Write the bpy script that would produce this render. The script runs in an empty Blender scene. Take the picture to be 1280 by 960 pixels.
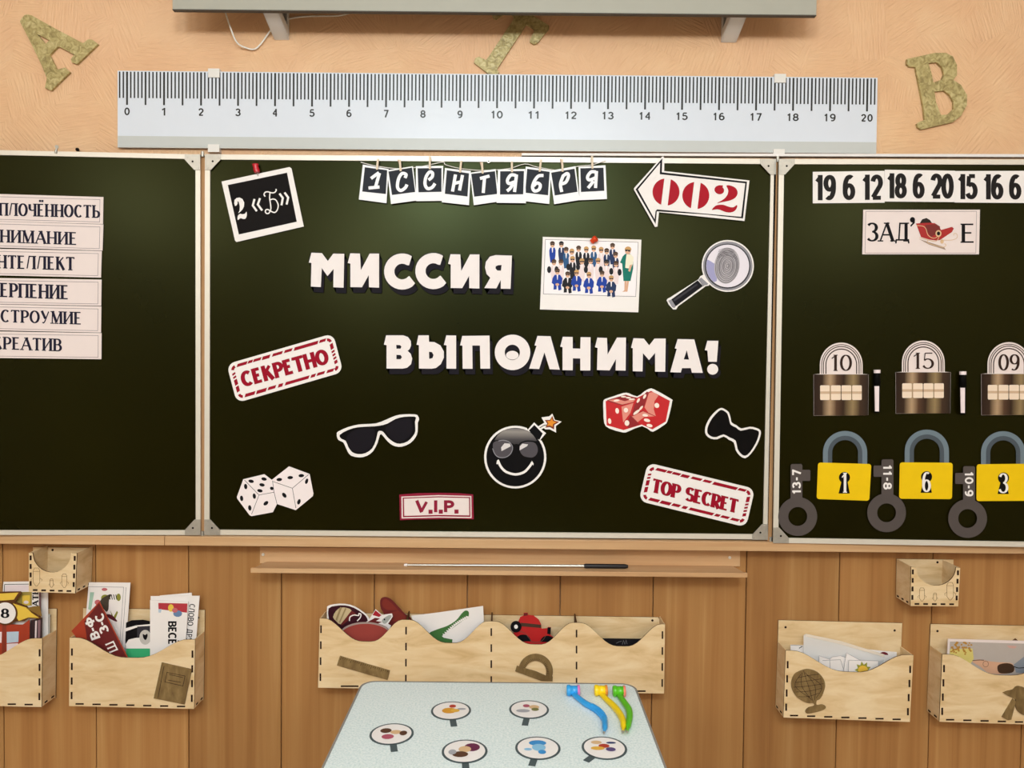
import bpy, bmesh, math, random
from mathutils import Vector, Matrix
from mathutils.geometry import tessellate_polygon
random.seed(7)
sc = bpy.context.scene
COL = sc.collection

# ------------------------------------------------------------------ camera
FPX = 940.0
BZ = 0.92                                  # height of the chalkboard's lower edge
CAM = Vector((0.0647, -2.0392, BZ + 0.4595))
PITCH, ROLL, YAW = -0.0258, 0.0096, -0.0006
def _basis():
    cp, sp, cy, sy = math.cos(PITCH), math.sin(PITCH), math.cos(YAW), math.sin(YAW)
    f = Vector((sy*cp, cy*cp, sp)); rt = Vector((cy, -sy, 0)); up = rt.cross(f)
    cr, sr = math.cos(ROLL), math.sin(ROLL)
    return cr*rt + sr*up, -sr*rt + cr*up, f
RT, UP, FW = _basis()
cam = bpy.data.cameras.new('camera'); cam.sensor_width = 36.0; cam.lens = FPX/1280*36
cam.clip_start = 0.02
co = bpy.data.objects.new('camera', cam); COL.objects.link(co)
co.matrix_world = Matrix(((RT.x, UP.x, -FW.x, CAM.x), (RT.y, UP.y, -FW.y, CAM.y), (RT.z, UP.z, -FW.z, CAM.z), (0, 0, 0, 1)))
sc.camera = co

# ------------------------------------------------------------------ world, lights, exposure
w = bpy.data.worlds.new('world'); sc.world = w; w.use_nodes = True
w.node_tree.nodes['Background'].inputs[0].default_value = (0.9, 0.95, 1.0, 1)
w.node_tree.nodes['Background'].inputs[1].default_value = 0.3
sc.view_settings.view_transform = 'Standard'; sc.view_settings.look = 'None'
sc.view_settings.gamma = 1; sc.view_settings.exposure = -0.1
sc.view_settings.use_curve_mapping = False
ROOM_H = 3.0
def lamp(loc, power, col, r=0.2):
    """opal globe lamp under the ceiling, behind the photographer"""
    l = bpy.data.lights.new('ceiling_lamp', 'POINT'); l.shadow_soft_size = r; l.energy = power; l.color = col
    o = bpy.data.objects.new('ceiling_lamp', l); COL.objects.link(o); o.location = loc
COOL, WARM = (0.84, 0.96, 1.0), (1.0, 0.92, 0.82)
for loc, pw, col in (((-0.42, -2.9, 2.48), 78, COOL), ((0.34, -2.9, 2.48), 78, COOL), ((-2.3, -3.6, 2.5), 40, WARM), ((2.3, -3.6, 2.5), 36, WARM), ((-1.5, -6.0, 2.5), 100, WARM), ((1.5, -6.0, 2.5), 95, WARM)):
    lamp(loc, pw, col)

# ------------------------------------------------------------------ helpers
def lin(h):
    h = h.lstrip('#'); r = []
    for i in (0, 2, 4):
        c = int(h[i:i+2], 16)/255
        r.append(c/12.92 if c <= 0.04045 else ((c + 0.055)/1.055)**2.4)
    return (*r, 1.0)
MATS = {}
def mat(name, hexa, rough=0.6, spec=0.3, metal=0.0, var=0.06, vscale=30.0, coat=0.0):
    """plain procedural material with a faint noise variation of its colour"""
    if name in MATS: return MATS[name]
    m = bpy.data.materials.new(name); m.use_nodes = True; nt = m.node_tree; b = nt.nodes['Principled BSDF']
    c = lin(hexa)
    b.inputs['Roughness'].default_value = rough; b.inputs['Metallic'].default_value = metal
    b.inputs['Specular IOR Level'].default_value = spec
    b.inputs['Coat Weight'].default_value = coat
    tc = nt.nodes.new('ShaderNodeTexCoord'); n = nt.nodes.new('ShaderNodeTexNoise'); n.inputs['Scale'].default_value = vscale
    n.inputs['Detail'].default_value = 3
    mx = nt.nodes.new('ShaderNodeMix'); mx.data_type = 'RGBA'
    mx.inputs[6].default_value = tuple(x*(1 - var) for x in c[:3]) + (1,)
    mx.inputs[7].default_value = tuple(min(1, x*(1 + var)) for x in c[:3]) + (1,)
    nt.links.new(tc.outputs['Object'], n.inputs['Vector']); nt.links.new(n.outputs['Fac'], mx.inputs[0])
    nt.links.new(mx.outputs[2], b.inputs['Base Color'])
    MATS[name] = m
    return m
def nodes_mat(name):
    m = bpy.data.materials.new(name); m.use_nodes = True; MATS[name] = m
    return m, m.node_tree, m.node_tree.nodes['Principled BSDF']
def N(nt, typ, **kw):
    n = nt.nodes.new(typ)
    for k, v in kw.items():
        if k.startswith('i_'): n.inputs[k[2:].replace('_', ' ')].default_value = v
        else: setattr(n, k, v)
    return n
def ramp(nt, stops):
    r = nt.nodes.new('ShaderNodeValToRGB'); e = r.color_ramp.elements
    while len(e) < len(stops): e.new(0.5)
    for q, (p, h) in zip(e, stops): q.position = p; q.color = lin(h)
    return r

def ray(px, py):
    return (RT*((px - 640)/FPX) + UP*((480 - py)/FPX) + FW)
class Plane:
    """a flat surface standing in the room; at() gives the point of it seen at a photo pixel"""
    def __init__(s, O, Nn): s.O = Vector(O); s.N = Vector(Nn).normalized()
    def at(s, p, w=0.0):
        d = ray(p[0], p[1]); O = s.O + s.N*w
        return CAM + d*((O - CAM).dot(s.N)/d.dot(s.N))
def vplane(y): return Plane((0, y, 0), (0, -1, 0))
def hplane(z): return Plane((0, 0, z), (0, 0, 1))

class MB:
    """mesh builder: everything added becomes one mesh object"""
    def __init__(s): s.v = []; s.f = []; s.m = []; s.mats = []; s.sm = []
    def mi(s, m):
        if m not in s.mats: s.mats.append(m)
        return s.mats.index(m)
    def poly(s, pts, m, smooth=False):
        b = len(s.v); s.v += [Vector(p) for p in pts]; s.f.append(tuple(range(b, b + len(pts)))); s.m.append(s.mi(m)); s.sm.append(smooth)
    def mesh(s, vs, fs, m, smooth=False):
        b = len(s.v); s.v += [Vector(p) for p in vs]; i = s.mi(m)
        for f in fs: s.f.append(tuple(b + k for k in f)); s.m.append(i); s.sm.append(smooth)
    def _tess(s, loops):
        flat = [p for l in loops for p in l]
        out = []
        for t in tessellate_polygon([[Vector((p[0], p[1], 0)) for p in l] for l in loops]):
            a, b_, c = (flat[i] for i in t)
            ar = (b_[0]-a[0])*(c[1]-a[1]) - (b_[1]-a[1])*(c[0]-a[0])
            if abs(ar) < 1e-9: continue
            out.append(t if ar < 0 else (t[0], t[2], t[1]))   # y runs down in pixels
        return flat, out
    def flat(s, loops, pl, w, m):
        if not isinstance(loops[0][0], (tuple, list)): loops = [loops]
        fl, ts = s._tess(loops)
        s.mesh([pl.at(p, w) for p in fl], ts, m)
    def prism(s, loops, pl, w0, w1, m, mside=None):
        if not isinstance(loops[0][0], (tuple, list)): loops = [loops]
        fl, ts = s._tess(loops)
        fr = [pl.at(p, w1) for p in fl]; n = pl.N*(w1 - w0); bk = [q - n for q in fr]
        s.mesh(fr, ts, m); s.mesh(bk, [(a, c, b_) for a, b_, c in ts], mside or m)
        k = 0
        for l in loops:
            nl = len(l)
            ar = sum(l[i][0]*l[(i+1) % nl][1] - l[(i+1) % nl][0]*l[i][1] for i in range(nl))
            for i in range(nl):
                a, b_ = k + i, k + (i + 1) % nl
                q = [fr[a], fr[b_], bk[b_], bk[a]]
                if (ar > 0) == (l is loops[0]): q.reverse()
                s.poly(q, mside or m)
            k += nl
    def box(s, x0, x1, y0, y1, z0, z1, m):
        v = [(x, y, z) for z in (z0, z1) for y in (y0, y1) for x in (x0, x1)]
        s.mesh(v, [(0,2,3,1), (4,5,7,6), (0,1,5,4), (2,6,7,3), (0,4,6,2), (1,3,7,5)], m)
    def hexa(s, fr, bk, m):
        """solid between two quads given in the same order"""
        s.mesh(list(fr) + list(bk), [(0,1,2,3), (7,6,5,4), (0,4,5,1), (1,5,6,2), (2,6,7,3), (3,7,4,0)], m)
    def tube(s, pts, r, m, n=10, cap=True):
        pts = [Vector(p) for p in pts]; rs = r if isinstance(r, (list, tuple)) else [r]*len(pts)
        vs = []; ref = None
        for i, p in enumerate(pts):
            t = (pts[min(i+1, len(pts)-1)] - pts[max(i-1, 0)]).normalized()
            if ref is None: ref = t.orthogonal().normalized()
            ref = (ref - t*ref.dot(t)).normalized(); u = t.cross(ref)
            for k in range(n):
                a = 2*math.pi*k/n; vs.append(p + (ref*math.cos(a) + u*math.sin(a))*rs[i])
        fs = [(i*n+k, i*n+(k+1) % n, (i+1)*n+(k+1) % n, (i+1)*n+k) for i in range(len(pts)-1) for k in range(n)]
        s.mesh(vs, fs, m, True)
        if cap:
            s.mesh(vs[:n], [tuple(range(n-1, -1, -1))], m); s.mesh(vs[-n:], [tuple(range(n))], m)
    def build(s, name, parent=None, bevel=0.0):
        me = bpy.data.meshes.new(name)
        off = parent.matrix_world.translation if parent else Vector()
        off = ORIG.get(parent.name, Vector()) if parent else Vector()
        me.from_pydata([p - off for p in s.v], [], s.f)
        for m in s.mats: me.materials.append(m)
        for p, i, q in zip(me.polygons, s.m, s.sm): p.material_index = i; p.use_smooth = q
        me.update()
        o = bpy.data.objects.new(name, me); COL.objects.link(o)
        if parent: o.parent = parent; ORIG[o.name] = off.copy()
        if bevel:
            b = o.modifiers.new('bevel', 'BEVEL'); b.width = bevel; b.segments = 2; b.limit_method = 'ANGLE'
        return o
ORIG = {}
def tag(o, label=None, cat=None, group=None, kind=None):
    if label: o['label'] = label
    if cat: o['category'] = cat
    if group: o['group'] = group
    if kind: o['kind'] = kind
    return o
def thing(name, loc, label, cat, group=None):
    o = bpy.data.objects.new(name, None); COL.objects.link(o); o.location = loc; o.empty_display_size = 0.03
    ORIG[o.name] = Vector(loc)
    return tag(o, label, cat, group)

# ---- 2-D outline helpers (pixels)
def arc(cx, cy, rx, ry, a0, a1, n=14, rot=0.0):
    r = []
    c, s_ = math.cos(math.radians(rot)), math.sin(math.radians(rot))
    for i in range(n + 1):
        a = math.radians(a0 + (a1 - a0)*i/n); x, y = rx*math.cos(a), ry*math.sin(a)
        r.append((cx + x*c - y*s_, cy + x*s_ + y*c))
    return r
def ell(cx, cy, rx, ry=None, n=28, rot=0.0): return arc(cx, cy, rx, ry or rx, 0, 360 - 360/n, n - 1, rot)
def smooth(pts, closed=True, n=5):
    P = len(pts); out = []
    rng = range(P) if closed else range(P - 1)
    for i in rng:
        g = (lambda k: pts[k % P]) if closed else (lambda k: pts[max(0, min(P - 1, k))])
        p0, p1, p2, p3 = g(i-1), g(i), g(i+1), g(i+2)
        for k in range(n):
            t = k/n
            out.append(tuple(0.5*((2*p1[d]) + (-p0[d]+p2[d])*t + (2*p0[d]-5*p1[d]+4*p2[d]-p3[d])*t*t + (-p0[d]+3*p1[d]-3*p2[d]+p3[d])*t**3) for d in (0, 1)))
    if not closed: out.append(tuple(pts[-1]))
    return out
def stroke(pts, t, closed=False):
    """quads of a pen line of width t (or list of widths)"""
    ts = t if isinstance(t, (list, tuple)) else [t]*len(pts)
    n = len(pts); L = []; R = []
    for i, p in enumerate(pts):
        a = pts[(i-1) % n] if (closed or i > 0) else p
        b = pts[(i+1) % n] if (closed or i < n-1) else p
        d1 = (p[0]-a[0], p[1]-a[1]); d2 = (b[0]-p[0], b[1]-p[1])
        l1, l2 = math.hypot(*d1), math.hypot(*d2)
        u1 = (d1[0]/l1, d1[1]/l1) if l1 > 1e-9 else None; u2 = (d2[0]/l2, d2[1]/l2) if l2 > 1e-9 else None
        u1 = u1 or u2 or (1, 0); u2 = u2 or u1
        m = (-(u1[1]+u2[1]), u1[0]+u2[0]); lm = math.hypot(*m)
        if lm < 1e-6: m = (-u1[1], u1[0]); lm = 1
        m = (m[0]/lm, m[1]/lm); c = max(0.45, m[0]*-u1[1] + m[1]*u1[0]); h = ts[i]/2/c
        L.append((p[0]+m[0]*h, p[1]+m[1]*h)); R.append((p[0]-m[0]*h, p[1]-m[1]*h))
    k = range(n) if closed else range(n-1)
    return [[L[i], L[(i+1) % n], R[(i+1) % n], R[i]] for i in k]
def crop(ox, oy, s):
    """coordinates read in a magnified crop -> photo pixels"""
    def f(*pts):
        if len(pts) == 2 and not isinstance(pts[0], (tuple, list)): return (ox + pts[0]/s, oy + pts[1]/s)
        if len(pts) == 1:
            pts = pts[0]
            if not isinstance(pts[0], (tuple, list)): return (ox + pts[0]/s, oy + pts[1]/s)
        return [(ox + p[0]/s, oy + p[1]/s) for p in pts]
    return f
def affine(A, B, C):
    """unit square (u right, v up) -> pixels, from bottom-left, bottom-right, top-left"""
    return lambda u, v: (A[0] + u*(B[0]-A[0]) + v*(C[0]-A[0]), A[1] + u*(B[1]-A[1]) + v*(C[1]-A[1]))
def quadmap(TL, TR, BR, BL):
    def f(u, v):
        a = [TL[i]*(1-u) + TR[i]*u for i in (0, 1)]; b = [BL[i]*(1-u) + BR[i]*u for i in (0, 1)]
        return (b[0]*(1-v) + a[0]*v, b[1]*(1-v) + a[1]*v)
    return f
def rrect(w_, h_, r, n=5):
    return (arc(w_-r, h_-r, r, r, 0, 90, n) + arc(r, h_-r, r, r, 90, 180, n) + arc(r, r, r, r, 180, 270, n) + arc(w_-r, r, r, r, 270, 360, n))

# ---- pen alphabet: skeletons in a cell of height 1
def _g():
    G = {}
    S = lambda x: [(x, 0), (x, 1)]
    bowl = lambda x, xr, y0, y1: [(x, y1)] + arc(xr, (y0+y1)/2, (y1-y0)/2*0.95, (y1-y0)/2, 90, -90, 12) + [(x, y0)]
    G['А'] = (.74, [('n', [(.0, 0), (.37, 1)]), ('t', [(.37, 1), (.74, 0)]), ('n', [(.12, .34), (.62, .34)])])
    G['Б'] = (.6, [('t', S(.08)), ('n', [(.08, 1), (.52, 1)]), ('', bowl(.08, .32, 0, .54))])
    G['В'] = (.6, [('t', S(.08)), ('', bowl(.08, .3, .52, 1)), ('', bowl(.08, .33, 0, .52))])
    G['Д'] = (.78, [('n', [(.18, .06), (.24, 1), (.6, 1)]), ('t', [(.6, 1), (.6, .06)]), ('n', [(.0, -.1), (.03, .05), (.73, .05), (.76, -.1)])])
    G['Е'] = (.54, [('t', S(.08)), ('n', [(.08, 1), (.5, 1)]), ('n', [(.08, .52), (.42, .52)]), ('n', [(.08, 0), (.52, 0)])])
    G['Ё'] = (.54, G['Е'][1] + [('d', (.2, 1.22)), ('d', (.42, 1.22))])
    G['З'] = (.56, [('', arc(.24, .76, .25, .24, 150, -90, 14)), ('', arc(.24, .26, .28, .26, 90, -150, 14))])
    G['И'] = (.68, [('t', S(.06)), ('t', S(.62)), ('n', [(.06, .02), (.62, .98)])])
    G['К'] = (.64, [('t', S(.08)), ('n', [(.1, .48), (.56, 1)]), ('t', [(.24, .62), (.62, 0)])])
    G['Л'] = (.7, [('n', [(.02, 0), (.2, 1), (.62, 1)]), ('t', [(.62, 1), (.62, 0)])])
    G['М'] = (.86, [('n', [(.06, 0), (.08, 1)]), ('t', [(.08, 1), (.42, .1)]), ('n', [(.42, .1), (.76, 1)]), ('t', [(.78, 1), (.8, 0)])])
    G['Н'] = (.68, [('t', S(.06)), ('t', S(.62)), ('n', [(.06, .5), (.62, .5)])])
    G['О'] = (.72, [('c', ell(.36, .5, .33, .5, 26))])
    G['П'] = (.68, [('t', S(.06)), ('t', S(.62)), ('n', [(.06, 1), (.62, 1)])])
    G['Р'] = (.56, [('t', S(.08)), ('', bowl(.08, .28, .44, 1))])
    G['С'] = (.64, [('', arc(.36, .5, .32, .5, 48, 312, 20))])
    G['Т'] = (.64, [('t', S(.32)), ('n', [(.0, .88), (.02, 1), (.62, 1), (.64, .88)])])
    G['У'] = (.66, [('t', [(.04, 1), (.34, .38)]), ('n', [(.62, 1), (.3, .14), (.2, .0), (.08, .04)])])
    G['Ф'] = (.84, [('t', S(.42)), ('c', ell(.42, .52, .36, .3, 22))])
    G['Ч'] = (.62, [('', [(.06, 1), (.06, .66), (.12, .52), (.26, .46), (.56, .5)]), ('t', S(.56))])
    G['Ш'] = (.94, [('t', S(.06)), ('t', S(.46)), ('t', S(.86)), ('n', [(.06, 0), (.86, 0)])])
    G['Ь'] = (.56, [('t', S(.08)), ('', bowl(.08, .3, 0, .54))])
    G['Я'] = (.62, [('t', S(.54)), ('', [(.54, 1)] + arc(.32, .74, .25, .26, 90, 270, 12) + [(.54, .48)]), ('t', [(.4, .48), (.06, 0)])])
    G['S'] = (.56, [('', arc(.28, .75, .24, .25, 30, 270, 14) + arc(.28, .25, .26, .25, 90, -150, 14))])
    G['R'] = (.62, G['Р'][1] + [('t', [(.26, .44), (.6, 0)])])
    G['V'] = (.7, [('t', [(.02, 1), (.35, 0)]), ('n', [(.35, 0), (.68, 1)])])
    G['I'] = (.2, [('t', S(.1))])
    G['.'] = (.2, [('d', (.1, .04))])
    G['-'] = (.36, [('n', [(.02, .45), (.34, .45)])])
    G[' '] = (.34, [])
    G['0'] = (.62, [('c', ell(.31, .5, .27, .5, 24))])
    G['1'] = (.4, [('t', [(.24, 0), (.24, 1)]), ('n', [(.02, .78), (.24, .98)])])
    G['2'] = (.6, [('', arc(.29, .72, .25, .28, 170, -35, 12) + [(.06, .02)]), ('n', [(.04, 0), (.56, 0)])])
    G['3'] = (.58, [('', arc(.27, .76, .23, .24, 160, -90, 12)), ('', arc(.27, .26, .27, .26, 90, -160, 12))])
    G['4'] = (.6, [('t', [(.44, 0), (.44, 1)]), ('n', [(.44, 1), (.03, .28)]), ('n', [(.03, .28), (.58, .28)])])
    G['5'] = (.58, [('n', [(.52, 1), (.12, 1)]), ('n', [(.12, 1), (.08, .52)]), ('', [(.08, .52)] + arc(.27, .31, .27, .31, 125, -155, 14))])
    G['6'] = (.6, [('c', ell(.3, .3, .25, .3, 20)), ('', [(.05, .3)] + arc(.34, .5, .29, .5, 180, 62, 12))])
    G['7'] = (.56, [('n', [(.02, 1), (.54, 1)]), ('t', [(.54, 1), (.2, 0)])])
    G['8'] = (.6, [('c', ell(.3, .75, .22, .25, 18)), ('c', ell(.3, .26, .26, .26, 20))])
    G['9'] = (.6, [('c', ell(.3, .7, .25, .3, 20)), ('', [(.55, .7)] + arc(.26, .5, .29, .5, 0, -118, 12))])
    for a, b in zip('TOPEC', 'ТОРЕС'): G[a] = G[b]
    return G
GLY = _g()
def lettering(txt, fmap, aspect, th, tn, serif=0.0, gap=0.12):
    """pen text fitted into the unit square of fmap; aspect = width/height in pixels. Returns pixel quads."""
    adv = []; x = 0
    for ch in txt:
        adv.append(x); x += GLY[ch][0] + gap
    W = x - gap; kx = aspect/W; out = []
    def emit(q): out.append([fmap(p[0]/aspect, p[1]) for p in q])
    for ch, x0 in zip(txt, adv):
        for kind, pts in GLY[ch][1]:
            if kind == 'd':
                px_, py_ = (x0 + pts[0])*kx, pts[1]; h = th*(.62 if ch == '.' else .42)
                emit([(px_-h, py_-h), (px_+h, py_-h), (px_+h, py_+h), (px_-h, py_+h)]); continue
            P = [((x0 + p[0])*kx, p[1]) for p in pts]
            # keep the outline inside the cell height
            P = [(p[0], tn/2 + p[1]*(1 - tn) if 0 <= p[1] <= 1 else p[1]) for p in P] if kind not in ('t',) else P
            if kind == 't': ts = [th]*len(P)
            elif kind == 'n': ts = [tn]*len(P)
            else:
                ts = []; n = len(P)
                for i in range(n):
                    a = P[(i-1) % n] if (kind == 'c' or i > 0) else P[0]; b = P[(i+1) % n] if (kind == 'c' or i < n-1) else P[-1]
                    dx, dy = b[0]-a[0], b[1]-a[1]; l = math.hypot(dx, dy) or 1
                    ts.append(tn + (th - tn)*(abs(dy)/l)**1.5)
            for q in stroke(P, ts, kind == 'c'): emit(q)
            if serif and kind in ('t', 'n') and len(P) == 2 and abs(P[1][1]-P[0][1]) > 0.8:
                for p in P:
                    s_ = serif; y0 = 0 if p[1] < 0.5 else 1 - tn*0.8
                    emit([(p[0]-s_, y0), (p[0]+s_, y0), (p[0]+s_, y0+tn*0.8), (p[0]-s_, y0+tn*0.8)])
    return out
def write(mb, txt, A, B, C, pl, w_, m, th=0.16, tn=0.09, serif=0.0, gap=0.12):
    asp = math.hypot(B[0]-A[0], B[1]-A[1])/max(1e-6, math.hypot(C[0]-A[0], C[1]-A[1]))
    f = affine(A, B, C)
    for i, q in enumerate(lettering(txt, f, asp, th, tn, serif, gap)): mb.flat([q], pl, w_ + (i % 60)*4e-6, m)

# ------------------------------------------------------------------ materials of the place
def plaster():
    m, nt, b = nodes_mat('peach_plaster'); L = nt.links.new
    tc = N(nt, 'ShaderNodeTexCoord'); vo = N(nt, 'ShaderNodeTexVoronoi', i_Scale=9.0, i_Randomness=1.0)
    n0 = N(nt, 'ShaderNodeTexNoise', i_Scale=5.0); add = N(nt, 'ShaderNodeVectorMath', operation='MULTIPLY_ADD')
    add.inputs[1].default_value = (.16, .16, .16)
    L(tc.outputs['Object'], n0.inputs['Vector']); L(n0.outputs['Color'], add.inputs[0]); L(tc.outputs['Object'], add.inputs[2])
    L(add.outputs[0], vo.inputs['Vector'])
    sep = N(nt, 'ShaderNodeSeparateColor'); L(vo.outputs['Color'], sep.inputs[0])
    ang = N(nt, 'ShaderNodeMath', operation='MULTIPLY'); ang.inputs[1].default_value = 6.28; L(sep.outputs[0], ang.inputs[0])
    rot = N(nt, 'ShaderNodeVectorRotate', rotation_type='Y_AXIS'); L(tc.outputs['Object'], rot.inputs['Vector']); L(ang.outputs[0], rot.inputs['Angle'])
    mp = N(nt, 'ShaderNodeMapping'); mp.inputs['Scale'].default_value = (170, 30, 16); L(rot.outputs[0], mp.inputs[0])
    st = N(nt, 'ShaderNodeTexNoise', i_Scale=1.0, i_Detail=3.0); L(mp.outputs[0], st.inputs['Vector'])
    fine = N(nt, 'ShaderNodeTexNoise', i_Scale=9.0, i_Detail=5.0); L(tc.outputs['Object'], fine.inputs['Vector'])
    r = ramp(nt, [(.28, 'DCAD82'), (.5, 'E5BA8D'), (.72, 'EBC79B')]); L(fine.outputs['Fac'], r.inputs[0])
    big = N(nt, 'ShaderNodeTexNoise', i_Scale=1.6); L(tc.outputs['Object'], big.inputs['Vector'])
    mx = N(nt, 'ShaderNodeMix', data_type='RGBA'); mx.inputs[7].default_value = lin('E4B794')
    L(big.outputs['Fac'], mx.inputs[0]); L(r.outputs[0], mx.inputs[6]); L(mx.outputs[2], b.inputs['Base Color'])
    bp = N(nt, 'ShaderNodeBump', i_Strength=0.85, i_Distance=0.005); L(st.outputs['Fac'], bp.inputs['Height']); L(bp.outputs[0], b.inputs['Normal'])
    b.inputs['Roughness'].default_value = 0.5; b.inputs['Specular IOR Level'].default_value = 0.3
    return m
def woodgrain(name, stops, sc_, detail=4, rough=0.42, rnd=0.25, bump=0.05, spec=0.35):
    m, nt, b = nodes_mat(name); L = nt.links.new
    tc = N(nt, 'ShaderNodeTexCoord'); oi = N(nt, 'ShaderNodeObjectInfo')
    ad = N(nt, 'ShaderNodeVectorMath', operation='MULTIPLY_ADD'); ad.inputs[1].default_value = (37, 11, 23)
    L(oi.outputs['Random'], ad.inputs[0]); L(tc.outputs['Object'], ad.inputs[2])
    mp = N(nt, 'ShaderNodeMapping'); mp.inputs['Scale'].default_value = sc_; L(ad.outputs[0], mp.inputs[0])
    n = N(nt, 'ShaderNodeTexNoise', i_Scale=1.0, i_Detail=detail, i_Roughness=0.6, i_Distortion=0.6); L(mp.outputs[0], n.inputs['Vector'])
    r = ramp(nt, stops); L(n.outputs['Fac'], r.inputs[0])
    hs = N(nt, 'ShaderNodeHueSaturation'); mr = N(nt, 'ShaderNodeMapRange'); mr.inputs['To Min'].default_value = 1 - rnd; mr.inputs['To Max'].default_value = 1 + rnd*.4
    L(oi.outputs['Random'], mr.inputs[0]); L(mr.outputs[0], hs.inputs['Value']); L(r.outputs[0], hs.inputs['Color']); L(hs.outputs[0], b.inputs['Base Color'])
    b.inputs['Roughness'].default_value = rough; b.inputs['Specular IOR Level'].default_value = spec
    bp = N(nt, 'ShaderNodeBump', i_Strength=bump, i_Distance=0.002); L(n.outputs['Fac'], bp.inputs['Height']); L(bp.outputs[0], b.inputs['Normal'])
    return m
PEACH = plaster()
PANEL = woodgrain('laminate_panel', [(.25, '98673A'), (.45, 'AA7846'), (.6, 'B3834F'), (.8, 'C69A66')], (26, 4, 0.55), rough=0.38, rnd=0.14)
TRIMW = woodgrain('beech_trim', [(.3, 'BE9268'), (.55, 'CCA47A'), (.8, 'D8B48E')], (1.2, 30, 40), rough=0.4, rnd=0.05)
PLY = woodgrain('plywood', [(.22, 'C9A674'), (.45, 'E0C296'), (.6, 'E8CEA6'), (.8, 'EFD9B4')], (7, 12, 30), detail=5, rough=0.6, rnd=0.03, spec=.2)
PLYD = mat('burnt_edge', '2C1A14', .8, .1)
PLYE = mat('plywood_edge', '54361E', .7, .2, vscale=160, var=.2)
EMBL = woodgrain('stained_wood', [(.3, '6A5230'), (.55, '836A42'), (.8, '9A8054')], (60, 60, 20), rough=.6, rnd=.1, bump=.2)
WALLW = mat('white_paint', 'E4E2DC', .7, .2)
SIDEW = mat('side_wall_paint', 'B9AE9E', .7, .2)
REARW = mat('rear_wall_dark', '5A4E42', .6, .2)  # unseen rear wall, coloured dark so the board mirrors little light; no cupboards
FLOORM = woodgrain('linoleum', [(.3, '8A7866'), (.7, '9C8A76')], (3, 20, 3), rough=.5)
def boardmat():
    m, nt, b = nodes_mat('chalkboard_green'); L = nt.links.new
    tc = N(nt, 'ShaderNodeTexCoord'); n = N(nt, 'ShaderNodeTexNoise', i_Scale=2.5, i_Detail=6.0); L(tc.outputs['Object'], n.inputs['Vector'])
    r = ramp(nt, [(.3, '110D00'), (.7, '161200')]); L(n.outputs['Fac'], r.inputs[0]); L(r.outputs[0], b.inputs['Base Color'])
    b.inputs['Roughness'].default_value = 0.27; b.inputs['Specular IOR Level'].default_value = 0.16; b.inputs['Specular Tint'].default_value = (.84, 1, .45, 1)
    return m
BOARD = boardmat()
ALU = mat('aluminium_rail', 'DCD6CB', .38, .5, metal=.25, var=.03)
STEEL = mat('galvanised_steel', 'B4B0A8', .4, .5, metal=.6, var=.2, vscale=90)
HOLE = mat('dark_hole', '15110E', .9, .1)
WHITEP = mat('white_paper', 'EFE9E8', .55, .3, var=.02)
PINKP = mat('cream_paper', 'E9DAD8', .55, .3, var=.02)
BLACKP = mat('black_print', '0C0A10', .6, .15)
CHARP = mat('charcoal_print', '1E222C', .55, .2)
REDP = mat('red_print', '980A26', .6, .12, var=.12, vscale=400)
GREYP = mat('grey_print', '8A8890', .5, .3)
DGREYP = mat('dark_grey_print', '34323A', .55, .2)

# ------------------------------------------------------------------ room shell
WALL = vplane(0.0)
PANY = -0.012
mb = MB(); mb.box(-3.2, 3.2, 0, .12, 0, ROOM_H, PEACH); wall_back = tag(mb.build('wall_back'), kind='structure')
for nm, a, wm in (('wall_left', (-3.3, -3.2, -8, .12), SIDEW), ('wall_right', (3.2, 3.3, -8, .12), SIDEW), ('wall_rear', (-3.3, 3.3, -8.1, -8), REARW)):
    mb = MB(); mb.box(*a, 0, ROOM_H, wm); tag(mb.build(nm), kind='structure')
mb = MB(); mb.box(-3.3, 3.3, -8.1, .12, -.1, 0, FLOORM); tag(mb.build('floor'), kind='structure')
mb = MB(); mb.box(-3.3, 3.3, -8.1, .12, ROOM_H, ROOM_H+.1, WALLW); tag(mb.build('ceiling'), kind='structure')
# vertical laminate panels, each a piece of the wall
PW = 0.2525
x_ref = vplane(PANY).at((584, 745)).x
k0 = int((-3.2 - x_ref)//PW) + 1; pm = None
PTOP = 0.905
for k in range(k0, k0 + 26):
    xa = x_ref + k*PW
    if xa + PW > 3.2: break
    if pm is None:
        mb = MB(); g = .0011
        mb.box(g, PW-g, PANY, -.0005, .005, PTOP, PANEL)
        o = mb.build('wall_panel', wall_back, bevel=.002); pm = o
    else:
        o = pm.copy(); COL.objects.link(o); o.parent = wall_back
    o.location = (xa, 0, 0)

# ledge under the chalkboard, two lengths
LEDGE_Y = -0.068
lp = vplane(LEDGE_Y)
def ledge(n, x0px, x1px):
    a, b = lp.at((x0px, 674.6 + (x0px-640)*.0092)), lp.at((x1px, 674.6 + (x1px-640)*.0092))
    h = .0245; zt = lp.at((640, 674.6)).z
    mb = MB(); mb.box(a.x, b.x, LEDGE_Y, -.0125, zt-h, zt, TRIMW)
    return tag(mb.build('trim_%d' % n, bevel=.0015), kind='structure'), zt
_, LEDGE_Z = ledge(1, -250, 205.2); ledge(2, 205.8, 1530)

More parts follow.
